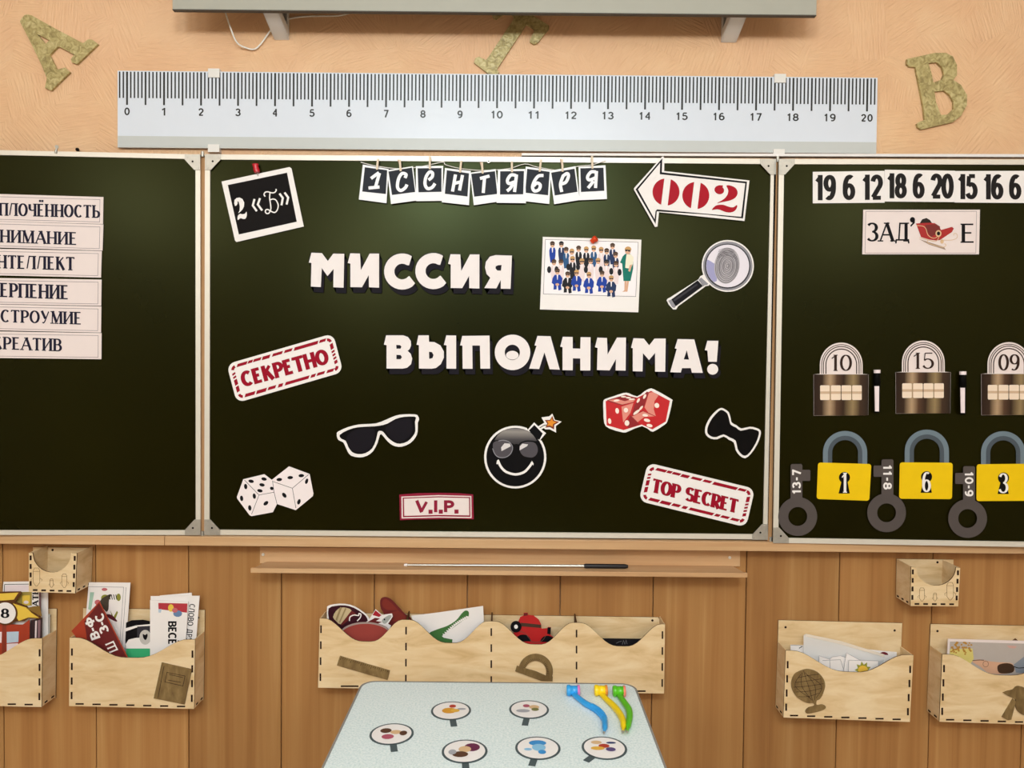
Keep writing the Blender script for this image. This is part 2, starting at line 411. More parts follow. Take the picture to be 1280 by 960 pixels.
# ------------------------------------------------------------------ chalkboard
BY = -0.050
CEN = vplane(BY)
def wing_plane(px_hinge, fwd, deg, side):
    h = CEN.at((px_hinge, 440)); a = math.radians(deg)
    return Plane((h.x, BY - fwd, h.z), (-side*math.sin(a), -math.cos(a), 0))
LEFT = wing_plane(250.2, .004, 2.5, -1)
RIGHT = wing_plane(974, .0175, 1.6, 1)
board = thing('chalkboard', CEN.at((610, 668)), 'wide dark green chalkboard of three aluminium-framed leaves on the wall', 'chalkboard')
def leaf(pl, TL, TR, BR, BL, rail):
    """one leaf: slab with four rails; TL.. are the outer corners in the photo"""
    mb = MB(); mb.prism([TL, TR, BR, BL], pl, -.018, 0, BOARD)
    p = mb.build('board_leaf', board)
    f = quadmap(TL, TR, BR, BL)
    W = math.hypot(TR[0]-TL[0], TR[1]-TL[1]); H = math.hypot(BL[0]-TL[0], BL[1]-TL[1])
    rx, ry = rail/W, rail/H
    for q in ([(0, 1), (1, 1), (1, 1-ry), (0, 1-ry)], [(0, ry), (1, ry), (1, 0), (0, 0)],
              [(0, 1-ry), (rx, 1-ry), (rx, ry), (0, ry)], [(1-rx, 1-ry), (1, 1-ry), (1, ry), (1-rx, ry)]):
        mb = MB(); mb.prism([f(*c) for c in q], pl, 0, .004, ALU); mb.build('frame_rail', p, bevel=.0012)
    return p
def px_of(P):
    d = P - CAM; z = d.dot(FW); return (640 + FPX*d.dot(RT)/z, 480 - FPX*d.dot(UP)/z)
def far_edge(pl, a, b, dist):
    """continue from corner points a (top), b (bottom) along the leaf by dist metres"""
    t = Vector((pl.N.y, -pl.N.x, 0)); t = t if t.x*dist > 0 else -t
    return px_of(pl.at(a) + t*abs(dist)), px_of(pl.at(b) + t*abs(dist))
c_leaf = leaf(CEN, (256.1, 192.8), (970.3, 198.7), (960, 674.3), (255.3, 668.5), 6.4)
rt_, rb_ = (973.9, 198.7), (966.5, 678.6)
a, b = far_edge(RIGHT, rt_, rb_, .75); r_leaf = leaf(RIGHT, rt_, a, b, rb_, 6.4)
lt_, lb_ = (250.3, 193.0), (250.6, 668.7)
a, b = far_edge(LEFT, lt_, lb_, -.75); l_leaf = leaf(LEFT, a, lt_, lb_, b, 6.0)
def bracket(pl, par, corner, sx, sy):
    x, y = corner
    P = [(x, y), (x + 19.5*sx, y), (x + 19.5*sx, y + 6.5*sy), (x + 7.5*sx, y + 19.5*sy), (x, y + 19.5*sy)]
    mb = MB(); mb.prism(P, pl, .0042, .0062, STEEL)
    mb.flat([ell(x + 9.5*sx, y + 9*sy, 1.3, n=10)], pl, .0064, HOLE)
    for dx, dy in ((3.2, 17), (16.5, 3.6)): 
        mb.prism([ell(x + dx*sx, y + dy*sy, 1.1, n=10)], pl, .0062, .0072, STEEL)
    mb.build('corner_bracket', par)
bracket(CEN, c_leaf, (256.3, 192.6), 1, 1); bracket(CEN, c_leaf, (970.2, 198.5), -1, 1)
bracket(CEN, c_leaf, (255.4, 669.0), 1, -1); bracket(CEN, c_leaf, (960.0, 674.8), -1, -1)
bracket(LEFT, l_leaf, (250.2, 192.8), -1, 1); bracket(LEFT, l_leaf, (250.5, 669.0), -1, -1)
bracket(RIGHT, r_leaf, (974.0, 198.5), 1, 1); bracket(RIGHT, r_leaf, (966.6, 679.0), 1, -1)
mb = MB(); mb.prism([ell(610.8, 201.4, 2.3, n=14)], CEN, .004, .006, ALU); mb.flat([ell(610.8, 201.4, .9, n=8)], CEN, .0062, HOLE); mb.build('screw', c_leaf)
for x, y0, y1 in ((253.3, 189.5, 196), (972.2, 195.5, 202.5), (253, 664, 671.5), (963.2, 671, 681)):
    mb = MB(); q = vplane(BY - .004); mb.tube([q.at((x, y0)), q.at((x, y1))], .0042, STEEL, 12); mb.build('hinge_pin', board)

GAPF = mat('gap_filler_tan', 'B98C62', .6, .2, var=.1)  # filler added in the leaf gaps, its tan imitates the lit wall behind
for (xa, ya), (xb, yb) in (((253.2, 194.5), (252.9, 667.5)), ((972.1, 200.5), (963.3, 676))):
    mb = MB(); mb.prism([(xa-4.2, ya), (xa+4.2, ya), (xb+4.2, yb), (xb-4.2, yb)], CEN, -.016, -.001 if xa < 600 else .004, GAPF); mb.build('gap_filler', board)

# white batten lying along the top of the board
mb = MB(); q = vplane(-.052)
fr = [q.at(p) for p in ((652, 191.2), (1310, 192.6), (1310, 196.4), (652, 194.4))]
mb.hexa(fr, [p + Vector((0, .02, 0)) for p in fr], WHITEP)
tag(mb.build('wooden_batten', bevel=.001), 'thin white batten lying along the top edge of the chalkboard', 'batten')
# two small metal hooks on the left leaf's top rail
for x, d, lab in ((70.5, 0, 'small silver metal hook on the top rail of the left board leaf'), (96.8, 1, 'tiny dark nail in the wall just above the left board leaf')):
    if d == 0:
        r = thing('metal_hook', LEFT.at((x, 192)), lab, 'hook')
        mb = MB(); mb.tube([LEFT.at((x - .8, 191.5), .004), LEFT.at((x, 187), .006), LEFT.at((x + 1.6, 184), .006)], [.004, .003, .002], STEEL); mb.build('hook_shank', r)
        mb = MB(); mb.tube([LEFT.at((x+.4, 183.5), .002), LEFT.at((x + .4, 183.5), .010)], .0045, STEEL); mb.build('hook_tip', r)
    else:
        r = thing('wall_nail', WALL.at((x, 187)), lab, 'nail')
        mb = MB(); mb.tube([WALL.at((x, 187)), WALL.at((x, 187), .009)], .0018, HOLE); mb.build('shank', r)
        mb = MB(); mb.tube([WALL.at((x, 187), .009), WALL.at((x, 187), .011)], [.005, .004], HOLE); mb.build('nail_head', r)

# ------------------------------------------------------------------ chalk tray with the pointer
tray = thing('chalk_tray', vplane(-.013).at((625, 705)), 'long beech chalk tray below the chalkboard', 'tray')
tp = vplane(-.017)
ya = lambda x, y: y + (x - 625)*.0066
mb = MB(); mb.prism([(325, ya(325, 686)), (925, ya(925, 686)), (925, ya(925, 706)), (325, ya(325, 706))], tp, -.0045, 0, TRIMW); mb.build('back_board', tray, bevel=.001)
TZ = tp.at((625, 704.6)).z; TYF = -.095
x0, x1 = tp.at((328, 705)).x, tp.at((921, 705)).x
mb = MB()
prof = [(x0 + .012, -.0125), (x1 - .012, -.0125), (x1 + .004, TYF), (x0 - .004, TYF)]
mb.hexa([Vector((p[0], p[1], TZ)) for p in prof], [Vector((p[0], p[1], TZ - .009)) for p in prof], TRIMW); mb.build('shelf', tray, bevel=.001)
mb = MB(); mb.box(x0 - .004, x1 + .004, TYF - .003, TYF + .005, TZ - .009, TZ + .003, TRIMW); mb.build('front_lip', tray, bevel=.001)
for xs in (329, 912):
    mb = MB(); P = tp.at((xs, ya(xs, 695)), 0); mb.tube([P, P + Vector((0, -.002, 0))], .004, ALU); mb.build('screw', tray)
SILV = mat('polished_rod', 'C8C4BC', .25, .6, metal=.7)
RUBB = mat('black_rubber', '17151A', .45, .4)
py_ = -.055; pt = hplane(TZ + .006)
pr = thing('pointer_stick', Vector((.05, py_, TZ)), 'thin silver telescopic pointer with black grip lying in the chalk tray', 'pointer')
X = lambda px: vplane(py_).at((px, 708)).x
zc = TZ + .0062
mb = MB(); mb.tube([(X(508), py_, zc - .002), (X(620), py_, zc - .001), (X(732), py_, zc)], [.0028, .0036, .0042], SILV, 12); mb.build('rod', pr)
mb = MB(); mb.tube([(X(505), py_, zc - .002), (X(509), py_, zc - .002)], [.003, .0042], WHITEP, 12); mb.build('tip', pr)
mb = MB(); mb.tube([(X(730), py_, zc), (X(732), py_, zc), (X(781), py_, zc), (X(785), py_, zc)], [.005, .0062, .0062, .004], RUBB, 14); mb.build('grip', pr)

# ------------------------------------------------------------------ long demonstration ruler
RUL = mat('ruler_plastic', 'D6DCE8', .3, .45, var=.01)
RULE = mat('ruler_bevel', 'C2C5C4', .35, .4, var=.02)
INK = mat('ruler_ink', '141518', .35, .45)
CLEAR = mat('clear_clip', 'E4E0DC', .2, .5)
rp = vplane(-.004)
ruler = thing('demonstration_ruler', rp.at((620, 188)), 'two-metre white demonstration ruler above the chalkboard, numbered 0 to 20', 'ruler')
rf = quadmap((147, 88.3), (1097, 97.2), (1095.3, 192.0), (147, 184.2))
mb = MB(); mb.prism([rf(0, 1), rf(1, 1), rf(1, 0), rf(0, 0)], rp, 0, .008, RUL); mb.build('ruler_body', ruler, bevel=.0008)
mb = MB(); mb.prism([rf(0, .15), rf(1, .15), rf(1, 0), rf(0, 0)], rp, .008, .0085, RULE); mb.build('lower_strip', ruler)
mb = MB()
U = lambda n: (158.8 + 46.285*n - 147)/950.0
for i in range(-2, 203):
    u = U(i/10); big = i % 5 == 0; hw = (1.2 if i % 10 == 0 else 1.1 if big else .92)/950; v0 = .555 if big else .645
    mb.flat([[rf(u-hw, .988), rf(u+hw, .988), rf(u+hw, v0), rf(u-hw, v0)]], rp, .0083, INK)
mb.build('scale_marks', ruler)
for n in range(21):
    mb = MB(); t = str(n); wd = 5.6 if n < 10 else 13.5; cx = U(n) + (0 if n not in (11, 12, 20) else .0)
    u0, u1 = cx - wd/2/950, cx + wd/2/950
    write(mb, t, rf(u0, .42), rf(u1, .42), rf(u0, .52), rp, .0083, INK, th=.2, tn=.17, gap=.28)
    mb.build('numeral', ruler)
for u in (.1265, .872):
    for v0, v1 in ((.925, 1.04), (-.05, .05)):
        mb = MB(); mb.prism([rf(u-.0075, v1), rf(u+.0075, v1), rf(u+.0075, v0), rf(u-.0075, v0)], rp, -.004, .0115, CLEAR); mb.build('clip', ruler, bevel=.001)

# ------------------------------------------------------------------ glittery letters on the wall
def glitter():
    m, nt, b = nodes_mat('gold_glitter'); L = nt.links.new
    tc = N(nt, 'ShaderNodeTexCoord'); n = N(nt, 'ShaderNodeTexNoise', i_Scale=75.0, i_Detail=2.0, i_Distortion=1.2); L(tc.outputs['Object'], n.inputs['Vector'])
    r = ramp(nt, [(.3, '8C7C4C'), (.5, 'AE9E68'), (.72, 'C8B986')]); L(n.outputs['Fac'], r.inputs[0]); L(r.outputs[0], b.inputs['Base Color'])
    b.inputs['Roughness'].default_value = .4; b.inputs['Metallic'].default_value = .1
    bp = N(nt, 'ShaderNodeBump', i_Strength=.6, i_Distance=.004); L(n.outputs['Fac'], bp.inputs['Height']); L(bp.outputs[0], b.inputs['Normal'])
    return m
GLIT = glitter()
def wall_letter(loops, label):
    m_ = MB(); m_.prism(loops, WALL, .0005, .008, GLIT)
    tag(m_.build('wall_letter', bevel=.0012), label, 'letter', 'gold letters on the wall')
c = crop(10, 0, 8)
wall_letter([c((190,145),(230,150),(480,290),(750,432),(800,395),(840,395),(900,440),(690,640),(640,625),(628,592),(660,545),(510,465),(490,470),(415,550),(490,697),(570,675),(620,720),(430,905),(370,880),(388,780),(340,660),(230,430),(120,215),(135,185),(165,150)), c((290,340),(415,402),(375,438))], 'gold glitter letter A, tilted, on the wall above the left board leaf')
c = crop(570, 0, 8)
wall_letter([c((180,625),(195,580),(230,568),(300,600),(325,570),(580,185),(560,140),(510,118),(470,145),(400,190),(365,165),(360,120),(440,10),(470,-10),(760,150),(930,255),(930,285),(815,430),(780,442),(740,420),(740,395),(785,300),(745,265),(700,245),(640,340),(410,690),(430,720),(400,775),(320,735))], 'gold glitter letter T partly hidden behind the grey panel')
c = crop(1110, 50, 8)
wall_letter([c((190,190),(470,128),(580,128),(650,165),(690,250),(690,350),(655,400),(730,450),(790,550),(790,650),(730,760),(650,820),(330,895),(295,870),(290,835),(320,815),(368,800),(350,650),(275,270),(215,265),(188,240)),
  c((405,230),(490,222),(540,270),(560,340),(540,395),(455,425),(435,330)), c((465,515),(560,505),(620,550),(655,620),(655,690),(600,745),(530,750),(480,620))], 'gold glitter letter B on the wall right of the long ruler')

# ------------------------------------------------------------------ grey panel on white brackets (top edge of the photo) and its cable
PGREY = mat('grey_enamel', 'A9A79C', .35, .4, var=.03)
PEDGE = mat('panel_edge', '4E4A44', .5, .3)
BRKT = mat('white_metal', 'E2E2E2', .4, .4, var=.02)
pq = vplane(-.115)
gp = thing('display_panel', pq.at((620, 14)), 'flat grey panel hung on white brackets above the long ruler', 'panel')
tl = [(215.5, 11.3), (1020.5, 18.6)]
A_, B_ = pq.at(tl[0]), pq.at(tl[1])
mb = MB()
fr = [A_, B_, B_ + Vector((0, 0, .42)), A_ + Vector((0, 0, .42))]
mb.hexa(fr, [p + Vector((0, .012, 0)) for p in fr], PGREY); mb.build('panel_sheet', gp, bevel=.0008)
mb = MB(); fr = [A_ - Vector((0, 0, .0022)), B_ - Vector((0, 0, .0022)), B_, A_]
mb.hexa(fr, [p + Vector((0, .013, 0)) for p in fr], PEDGE); mb.build('lower_edge', gp)
for xa, xb, yb in ((344.2, 361.2, 50.2), (901.5, 919.0, 53.4)):
    z0 = WALL.at(((xa+xb)/2, yb)).z; xl, xr = WALL.at((xa, yb)).x, WALL.at((xb, yb)).x
    br = thing('wall_bracket', Vector(((xl+xr)/2, 0, z0)), 'white metal bracket carrying the grey panel, on the %s' % ('left' if xa < 600 else 'right'), 'bracket', 'brackets of the grey panel')
    mb = MB(); mb.box(xl, xr, -.003, -.0005, z0, z0 + .36, BRKT); mb.build('wall_plate', br)
    mb = MB(); v = [(xl, -.003, z0), (xr, -.003, z0), (xr, -.102, z0 + .03), (xl, -.102, z0 + .03)]
    mb.hexa([Vector(p) for p in v], [Vector(p) + Vector((0, 0, .002)) for p in v], BRKT); mb.build('lower_flange', br)
    inner = xr if xa < 600 else xl; outer = xl if xa < 600 else xr
    for xx, nm, cut in ((inner, 'inner_web', True), (outer, 'outer_web', False)):
        s_ = .0015; mb = MB()
        yz = [(-.003, z0), (-.102, z0 + .03), (-.102, z0 + .33), (-.003, z0 + .33)]
        if cut:
            inn = [(-.018, z0 + .03), (-.094, z0 + .05), (-.094, z0 + .31), (-.018, z0 + .31)]
            for i in range(4):
                q = [yz[i], yz[(i+1) % 4], inn[(i+1) % 4], inn[i]]
                mb.hexa([Vector((xx - s_, *p)) for p in q], [Vector((xx + s_, *p)) for p in q], BRKT)
        else: mb.hexa([Vector((xx - s_, *p)) for p in yz], [Vector((xx + s_, *p)) for p in yz], BRKT)
        mb.build(nm, br)
CABL = mat('white_cable', 'EDEAE4', .4, .4)
def cable(pts, lab):
    P = smooth([(p[0], p[1]) for p in pts], False, 6); ws = smooth([(p[2], 0) for p in pts], False, 6)
    mb = MB(); mb.tube([WALL.at(p, w_[0]) for p, w_ in zip(P, ws)], .0021, CABL, 8)
    tag(mb.build('power_cable'), lab, 'cable', 'white cables')
cable([(262, -60, .06), (272, -20, .05), (281, 13, .04), (290, 40, .03), (297, 54, .02), (308, 60, .01), (318, 61.5, .006), (326, 55, .006), (336, 41, .01), (343, 30, .02), (347, 15, .04), (348, -25, .05)], 'white cable hanging in a loop below the grey panel by the left bracket')
cable([(352, 29, .02), (358, 25, .012), (366, 22.5, .006), (380, 20.8, .004), (400, 20.2, .004), (422, 19.8, .004), (438, 16, .004), (455, 8, .004), (480, -14, .004)], 'white cable running along the wall from the left bracket to the right')

# ================================================================== things stuck on the chalkboard
def low(P): return max(P, key=lambda p: p[1])
def cut(name, outline, label, cat, group=None, pl=CEN, w0=.0035, t=.0009, m=None, part='paper', holes=()):
    """a cut-out of stiff paper held a few millimetres off the board"""
    xs = [p[0] for p in outline]; ys = [p[1] for p in outline]
    r = thing(name, pl.at(((min(xs)+max(xs))/2, max(ys)), w0), label, cat, group)
    mb = MB(); mb.prism([outline] + list(holes), pl, w0, w0 + t, m or WHITEP); mb.build(part, r)
    r['_w'] = w0 + t
    return r
def layer(r, part, items, pl=CEN, dw=.0002, label=None):
    """printed shapes on a cut-out: one part; later shapes lie above earlier ones"""
    w_ = r['_w'] + dw; mb = MB()
    for loops, m in items:
        w_ += 3e-6; mb.flat(loops, pl, w_, m)
    r['_w'] = w_
    o = mb.build(part, r)
    if label: o['label'] = label
    return o
def text_layer(r, part, specs, pl=CEN, dw=.0002):
    mb = MB(); w_ = r['_w'] + dw
    for s in specs:
        kw = s[5] if len(s) > 5 else {}
        write(mb, s[0], s[1], s[2], s[3], pl, w_, s[4], **kw)
    r['_w'] = w_
    return mb.build(part, r)
def strokes(pts, t, closed=False): return [([q], None) for q in stroke(pts, t, closed)]
def pen(pts, t, m, closed=False): return [([q], m) for q in stroke(pts, t, closed)]

PINR = mat('red_pin', 'C21A2C', .3, .5)
PINO = mat('orange_red_pin', 'E0451E', .3, .5)

# ---- "2 «Б»" sign
c = crop(270, 190, 8)
r = cut('class_sign', c((55,295),(735,150),(755,165),(878,745),(205,900),(190,885)), 'tilted white-edged black sign reading 2 «Б» at the top left of the middle leaf', 'sign')
layer(r, 'black_field', [([c((118,330),(710,207),(808,697),(228,825))], mat('sign_black', '120E0E', .6, .1))])
def tr2(P): return [c(p) for p in P]
it = []
two = [(185,480),(205,460),(235,455),(265,470),(282,505),(280,545),(265,575),(240,600),(222,612),(236,585),(238,545),(228,500),(215,490),(216,515),(205,535),(190,540),(182,515)]
it.append(([tr2(two)], WHITEP))
it.append(([tr2(smooth([(218,640),(240,618),(265,622),(290,615),(305,597),(308,632),(296,665),(272,670),(245,662),(218,680)], True, 3))], WHITEP))
for P in ([(385,470),(368,535),(408,592)], [(440,462),(418,525),(462,585)], [(635,415),(668,460),(655,533)], [(685,405),(722,455),(706,525)]):
    it += pen(tr2(P), 2.6, WHITEP)
it += pen(tr2(smooth([(492,445),(480,425),(492,403),(520,398),(555,408),(585,405),(602,385),(598,370)], False, 4)), 1.5, WHITEP)
it += pen(tr2(smooth([(540,405),(536,460),(545,520),(548,570),(530,610),(508,615),(494,600),(498,580),(518,575),(545,590),(585,605),(612,580),(622,530),(600,482),(570,470),(545,478)], False, 4)), 1.5, WHITEP)
layer(r, 'lettering', it)
p = thing('push_pin', CEN.at(c(418, 238), .006), 'glossy red push pin holding the 2 «Б» sign', 'pin')
mb = MB(); mb.tube([CEN.at(c(395, 122), .010), CEN.at(c(398, 150), .010), CEN.at(c(405, 178), .010), CEN.at(c(412, 205), .010)], [.0085, .0068, .0082, .007], PINR, 14); mb.build('pin_body', p)
mb = MB(); mb.tube([CEN.at(c(412, 205), .009), CEN.at(c(420, 236), .0055)], .0011, STEEL, 8); mb.build('needle', p)

# ---- garland of nine snapshot cards
CRD = mat('snapshot_white', 'F2F2F6', .45, .35, var=.02)
c1, c2 = crop(440, 180, 8), crop(600, 180, 8)
cards = [
 ('1', c1, [(108,205),(366,250),(345,592),(68,555)], [(128,232),(352,262),(338,500),(102,475)], [[(190,345),(270,285)],[(275,290),(235,430)],[(165,440),(275,430)]], 'first card of the garland'),
 ('С', c1, [(350,262),(610,222),(650,565),(390,600)], [(365,275),(600,235),(632,480),(400,510)], [[(530,340),(540,305),(500,295),(465,350),(455,430),(485,465),(530,440),(550,405)]], 'second'),
 ('Е', c1, [(638,222),(912,218),(905,568),(640,572)], [(655,243),(895,240),(895,478),(665,483)], [[(765,360),(800,330),(805,290),(775,280),(740,330),(730,400),(755,445),(800,435),(830,395)]], 'third'),
 ('Н', c1, [(930,240),(1188,270),(1170,612),(898,582)], [(948,262),(1170,293),(1155,525),(928,498)], [[(1035,305),(1005,475)],[(1105,310),(1075,465)],[(1020,395),(1100,375)]], 'fourth'),
 ('Т', c1, [(1180,287),(1437,250),(1470,575),(1218,612)], [(1192,298),(1430,272),(1452,500),(1222,527)], [[(1280,345),(1375,320)],[(1325,340),(1312,490)]], 'fifth'),
 ('Я', c2, [(180,255),(452,250),(460,592),(165,588)], [(202,273),(440,270),(432,503),(200,505)], [[(365,305),(345,480)],[(360,315),(310,310),(275,360),(290,395),(355,375)],[(330,400),(300,445),(270,470)]], 'sixth'),
 ('Б', c2, [(458,225),(712,262),(693,600),(432,570)], [(472,248),(697,278),(680,513),(452,487)], [[(635,315),(585,320),(545,370),(525,430),(545,470),(590,455),(602,410),(570,390),(535,420)]], 'seventh'),
 ('Р', c2, [(695,268),(955,222),(998,560),(742,602)], [(712,287),(945,247),(975,478),(748,515)], [[(835,310),(805,400),(818,480)],[(830,320),(870,295),(885,320),(860,380),(815,400)]], 'eighth'),
 ('Я', c2, [(985,228),(1255,212),(1270,550),(995,562)], [(1003,243),(1235,237),(1243,468),(1010,480)], [[(1165,270),(1155,440)],[(1160,280),(1110,280),(1075,330),(1095,360),(1160,335)],[(1135,370),(1105,410),(1080,440)]], 'ninth and last card of the garland')]
for i, (ch, cc, out, inn, lt, nth) in enumerate(cards):
    nm = nth if 'garland' in nth else nth + ' card of the garland'
    r = cut('snapshot_card', cc(out), 'small white-framed dark card with a brush-written %s, %s' % (ch, nm), 'card', 'snapshot cards of the garland', w0=.0075 + (.0016 if i % 2 else 0), m=CRD)
    layer(r, 'dark_field', [([cc(inn)], CHARP)])
    it = []
    for s in lt:
        P = cc(smooth(s, False, 5)) if len(s) > 2 else cc(s)
        it += pen(P, 4.0, CRD)
    layer(r, 'brush_letter', it)
PINW = mat('peg_wood', 'E2CFB8', .6, .2, var=.08)
PINK_ = mat('peg_pinkish', 'CFA894', .6, .2, var=.08)
pegs = [(c1,(258,148),(250,255)),(c1,(478,155),(486,270)),(c1,(778,125),(778,250)),(c1,(1092,165),(1080,285)),(c2,(20,180),(26,295)),(c2,(318,170),(320,280)),(c2,(610,150),(597,275)),(c2,(822,150),(826,275)),(c2,(1120,120),(1125,245))]
words = ['first','second','third','fourth','fifth','sixth','seventh','eighth','ninth']
for i, (cc, a, b) in enumerate(pegs):
    A, B = cc(*a), cc(*b)
    r = thing('clothes_peg', CEN.at(B, .012), 'tiny wooden clothes peg gripping the %s garland card' % words[i], 'peg', 'clothes pegs of the garland')
    two_tone = i in (1, 4, 7)
    for k, (dx, w0, mm) in enumerate(((0, .0135, PINW), (-1.6 if two_tone else .2, .0060 if not two_tone else .0075, PINK_ if two_tone else PINW))):
        mb = MB(); e = 1.25
        mb.prism([(A[0]-e+dx, A[1]), (A[0]+e+dx, A[1]), (B[0]+e, B[1] - (6 if k and two_tone else 0)), (B[0]-e, B[1] - (6 if k and two_tone else 0))], CEN, w0 if k == 0 else .0045, w0 + .0022 if k == 0 else .0066, mm); mb.build('peg_half', r)
    M_ = ((A[0]*.45+B[0]*.55), (A[1]*.45+B[1]*.55)); mb = MB()
    mb.tube([CEN.at((M_[0]-1.3, M_[1]), .0118), CEN.at((M_[0]+1.3, M_[1]), .0118)], .0018, STEEL, 8); mb.build('spring', r)
mb = MB()
sp = [(451,202.8),(470,207.5),(500,211),(528,208),(553,202.6),(557,206),(575,210.5),(602,213),(635,211),(656,205),(672,209),(700,213),(722,208),(740,206),(757.5,200.5)]
mb.tube([CEN.at(p, .0065) for p in smooth(sp, False, 4)], .0011, WHITEP, 6)
tag(mb.build('garland_string'), 'thin white string carrying the nine snapshot cards', 'string')

# ---- arrow 002
c = crop(780, 190, 8)
r = cut('arrow_sign', c((378,50),(392,42),(404,60),(402,190),(1255,285),(1205,690),(350,602),(335,745),(310,750),(100,378),(100,362)), 'white paper arrow pointing left with red 002 on it', 'sign', w0=.006)
layer(r, 'black_outline', [([c((383,62),(378,203),(1230,297),(1190,664),(330,574),(316,720),(116,374)), c((362,108),(358,222),(1212,313),(1172,648),(316,592),(306,672),(140,374))], BLACKP)])
def half0(cx, cy, side):
    out = []; rot = math.radians(7)
    for x, y in arc(0, 0, 135, 136, -76 if side > 0 else 104, 76 if side > 0 else 256, 16): out.append((x, y))
    out = [(max(x, 32) if side > 0 else min(x, -32), y) for x, y in out]
    return [c(cx + x*math.cos(rot) - y*math.sin(rot), cy + x*math.sin(rot) + y*math.cos(rot)) for x, y in out]
RD2 = mat('crimson_print', 'A80620', .5, .15, var=.03)
layer(r, 'stencil_digits', [([half0(*p)], RD2) for p in ((420,400,-1),(420,400,1),(718,435,-1),(718,435,1))] + [
  ([c(smooth([(905,385),(915,350),(950,333),(990,335),(985,350),(1000,375),(995,405),(965,422),(930,415)], True, 3))], RD2),
  ([c(smooth([(1025,335),(1075,338),(1120,365),(1136,410),(1115,455),(1060,485),(985,500),(930,512),(1000,470),(1035,425),(1042,380)], True, 3))], RD2),
  ([c(smooth([(880,580),(895,555),(930,532),(990,528),(1050,548),(1095,552),(1128,530),(1130,555),(1105,590),(1060,605),(1010,598),(950,575),(910,575)], True, 3))], RD2)])

# ---- the big cut-out letters: МИССИЯ ВЫПОЛНИМА!
LET = mat('letter_white', 'EFE6E6', .5, .15, var=.02)
SHD = mat('letter_black', '17131C', .6, .12, var=.1)
def big_letter(loops, label, sh=(3.4, 7.0)):
    out = loops[0]; ys = [p[1] for p in out]; xs = [p[0] for p in out]
    r = thing('cutout_letter', CEN.at(((min(xs)+max(xs))/2, max(ys) + sh[1]), .0035), label, 'letter', 'cut-out letters of the headline')
    cx, cy = (min(xs)+max(xs))/2, (min(ys)+max(ys))/2
    grow = lambda P, g: [(p[0] + (g if p[0] > cx else -g), p[1] + (g if p[1] > cy else -g)) for p in P]
    mb = MB(); g = .8
    for l in loops:
        n = len(l)
        for i in range(n):
            a, b = l[i], l[(i+1) % n]
            q = [a, b, (b[0]+sh[0], b[1]+sh[1]), (a[0]+sh[0], a[1]+sh[1])]
            ar = sum(q[k][0]*q[(k+1) % 4][1] - q[(k+1) % 4][0]*q[k][1] for k in range(4))
            if abs(ar) < .05: continue
            mb.prism([q], CEN, .0035, .0043, SHD)
    mb.prism([grow(out, g)] + loops[1:], CEN, .0033, .00425, SHD)
    mb.prism([[(p[0]+sh[0], p[1]+sh[1]) for p in l] for l in loops], CEN, .0034, .0042, SHD)
    mb.build('black_backing', r)
    mb = MB(); mb.prism(loops, CEN, .0044, .0052, LET); mb.build('white_face', r)
    return r
a = crop(380, 300, 9.143); b = crop(510, 300, 9.143); d = crop(475, 400, 9.143); e = crop(610, 400, 9.143); f_ = crop(770, 400, 9.143)
W1, W2 = ' of the upper headline word', ' of the lower headline word'
big_letter([a((85,145),(205,150),(272,240),(335,155),(460,158),(452,545),(335,540),(338,330),(268,412),(203,320),(192,538),(78,532),(85,262),(55,258))], 'white block letter М (M), first' + W1)
def I_(cc, dx=0, dy=0): return [cc([(x+dx, y+dy) for x, y in ((528,152),(640,155),(650,345),(750,155),(858,155),(858,545),(742,540),(740,400),(662,540),(530,538),(530,270),(500,262))])]
big_letter(I_(a), 'white block letter И between М and the first С' + W1)
def C_(cc, cx, cy):
    P = arc(cx, cy, 207, 207, 45, 300, 22) ; P = [(cx+147, cy+135)] + P[1:] + [(cx+110, cy-172)]
    Q = arc(cx, cy, 90, 90, 305, 40, 14)
    return [cc(P + [(cx+78, cy-70)] + Q + [(cx+82, cy+52)])]
big_letter(C_(a, 1122, 360), 'white block letter С right after И' + W1)
big_letter(C_(b, 290, 355), 'white block letter С, second of the pair' + W1)
big_letter(I_(b, -42, 10), 'white block letter И before the Я' + W1)
big_letter([b(smooth([(1185,178),(1187,178)], False, 1)[:0] + [(1188,178),(1000,172),(935,190),(890,250),(880,315),(900,390),(940,432),(872,550),(1010,553),(1060,455),(1060,556),(1172,558)]), b((1070,285),(1030,288),(1003,300),(1000,325),(1020,348),(1062,350))], 'white block letter Я, last' + W1)
big_letter([d((70,175),(265,175),(320,195),(352,240),(355,290),(340,330),(315,352),(350,385),(368,440),(355,505),(310,545),(260,556),(75,555),(75,288),(45,282)), d((185,285),(230,287),(245,305),(235,328),(187,328)), d((187,398),(235,400),(250,425),(235,448),(187,448))], 'white block letter В, first' + W2)
big_letter([d((440,175),(558,175),(560,250),(620,252),(690,290),(730,360),(730,430),(695,505),(640,548),(590,557),(445,555),(445,288),(418,282)), d((560,362),(595,368),(612,400),(600,435),(562,445))], 'white block letter Ы, rounded half, second' + W2)
big_letter([d((758,175),(870,177),(870,557),(760,556),(760,290),(730,285))], 'white block upright bar of the letter Ы' + W2)
big_letter([d((940,182),(1252,178),(1258,556),(1148,556),(1142,292),(1055,292),(1058,558),(945,557),(942,292),(915,290))], 'white block letter П (P), after the upright bar' + W2)
r = big_letter([e(ell(280, 370, 203, 203, 34)), e(ell(278, 370, 87, 88, 24))], 'white block letter О with a white disc in its eye' + W2)
mb = MB(); mb.prism([e(ell(278, 402, 72, 50, 20))], CEN, .0034, .0047, LET); mb.build('white_disc', r)
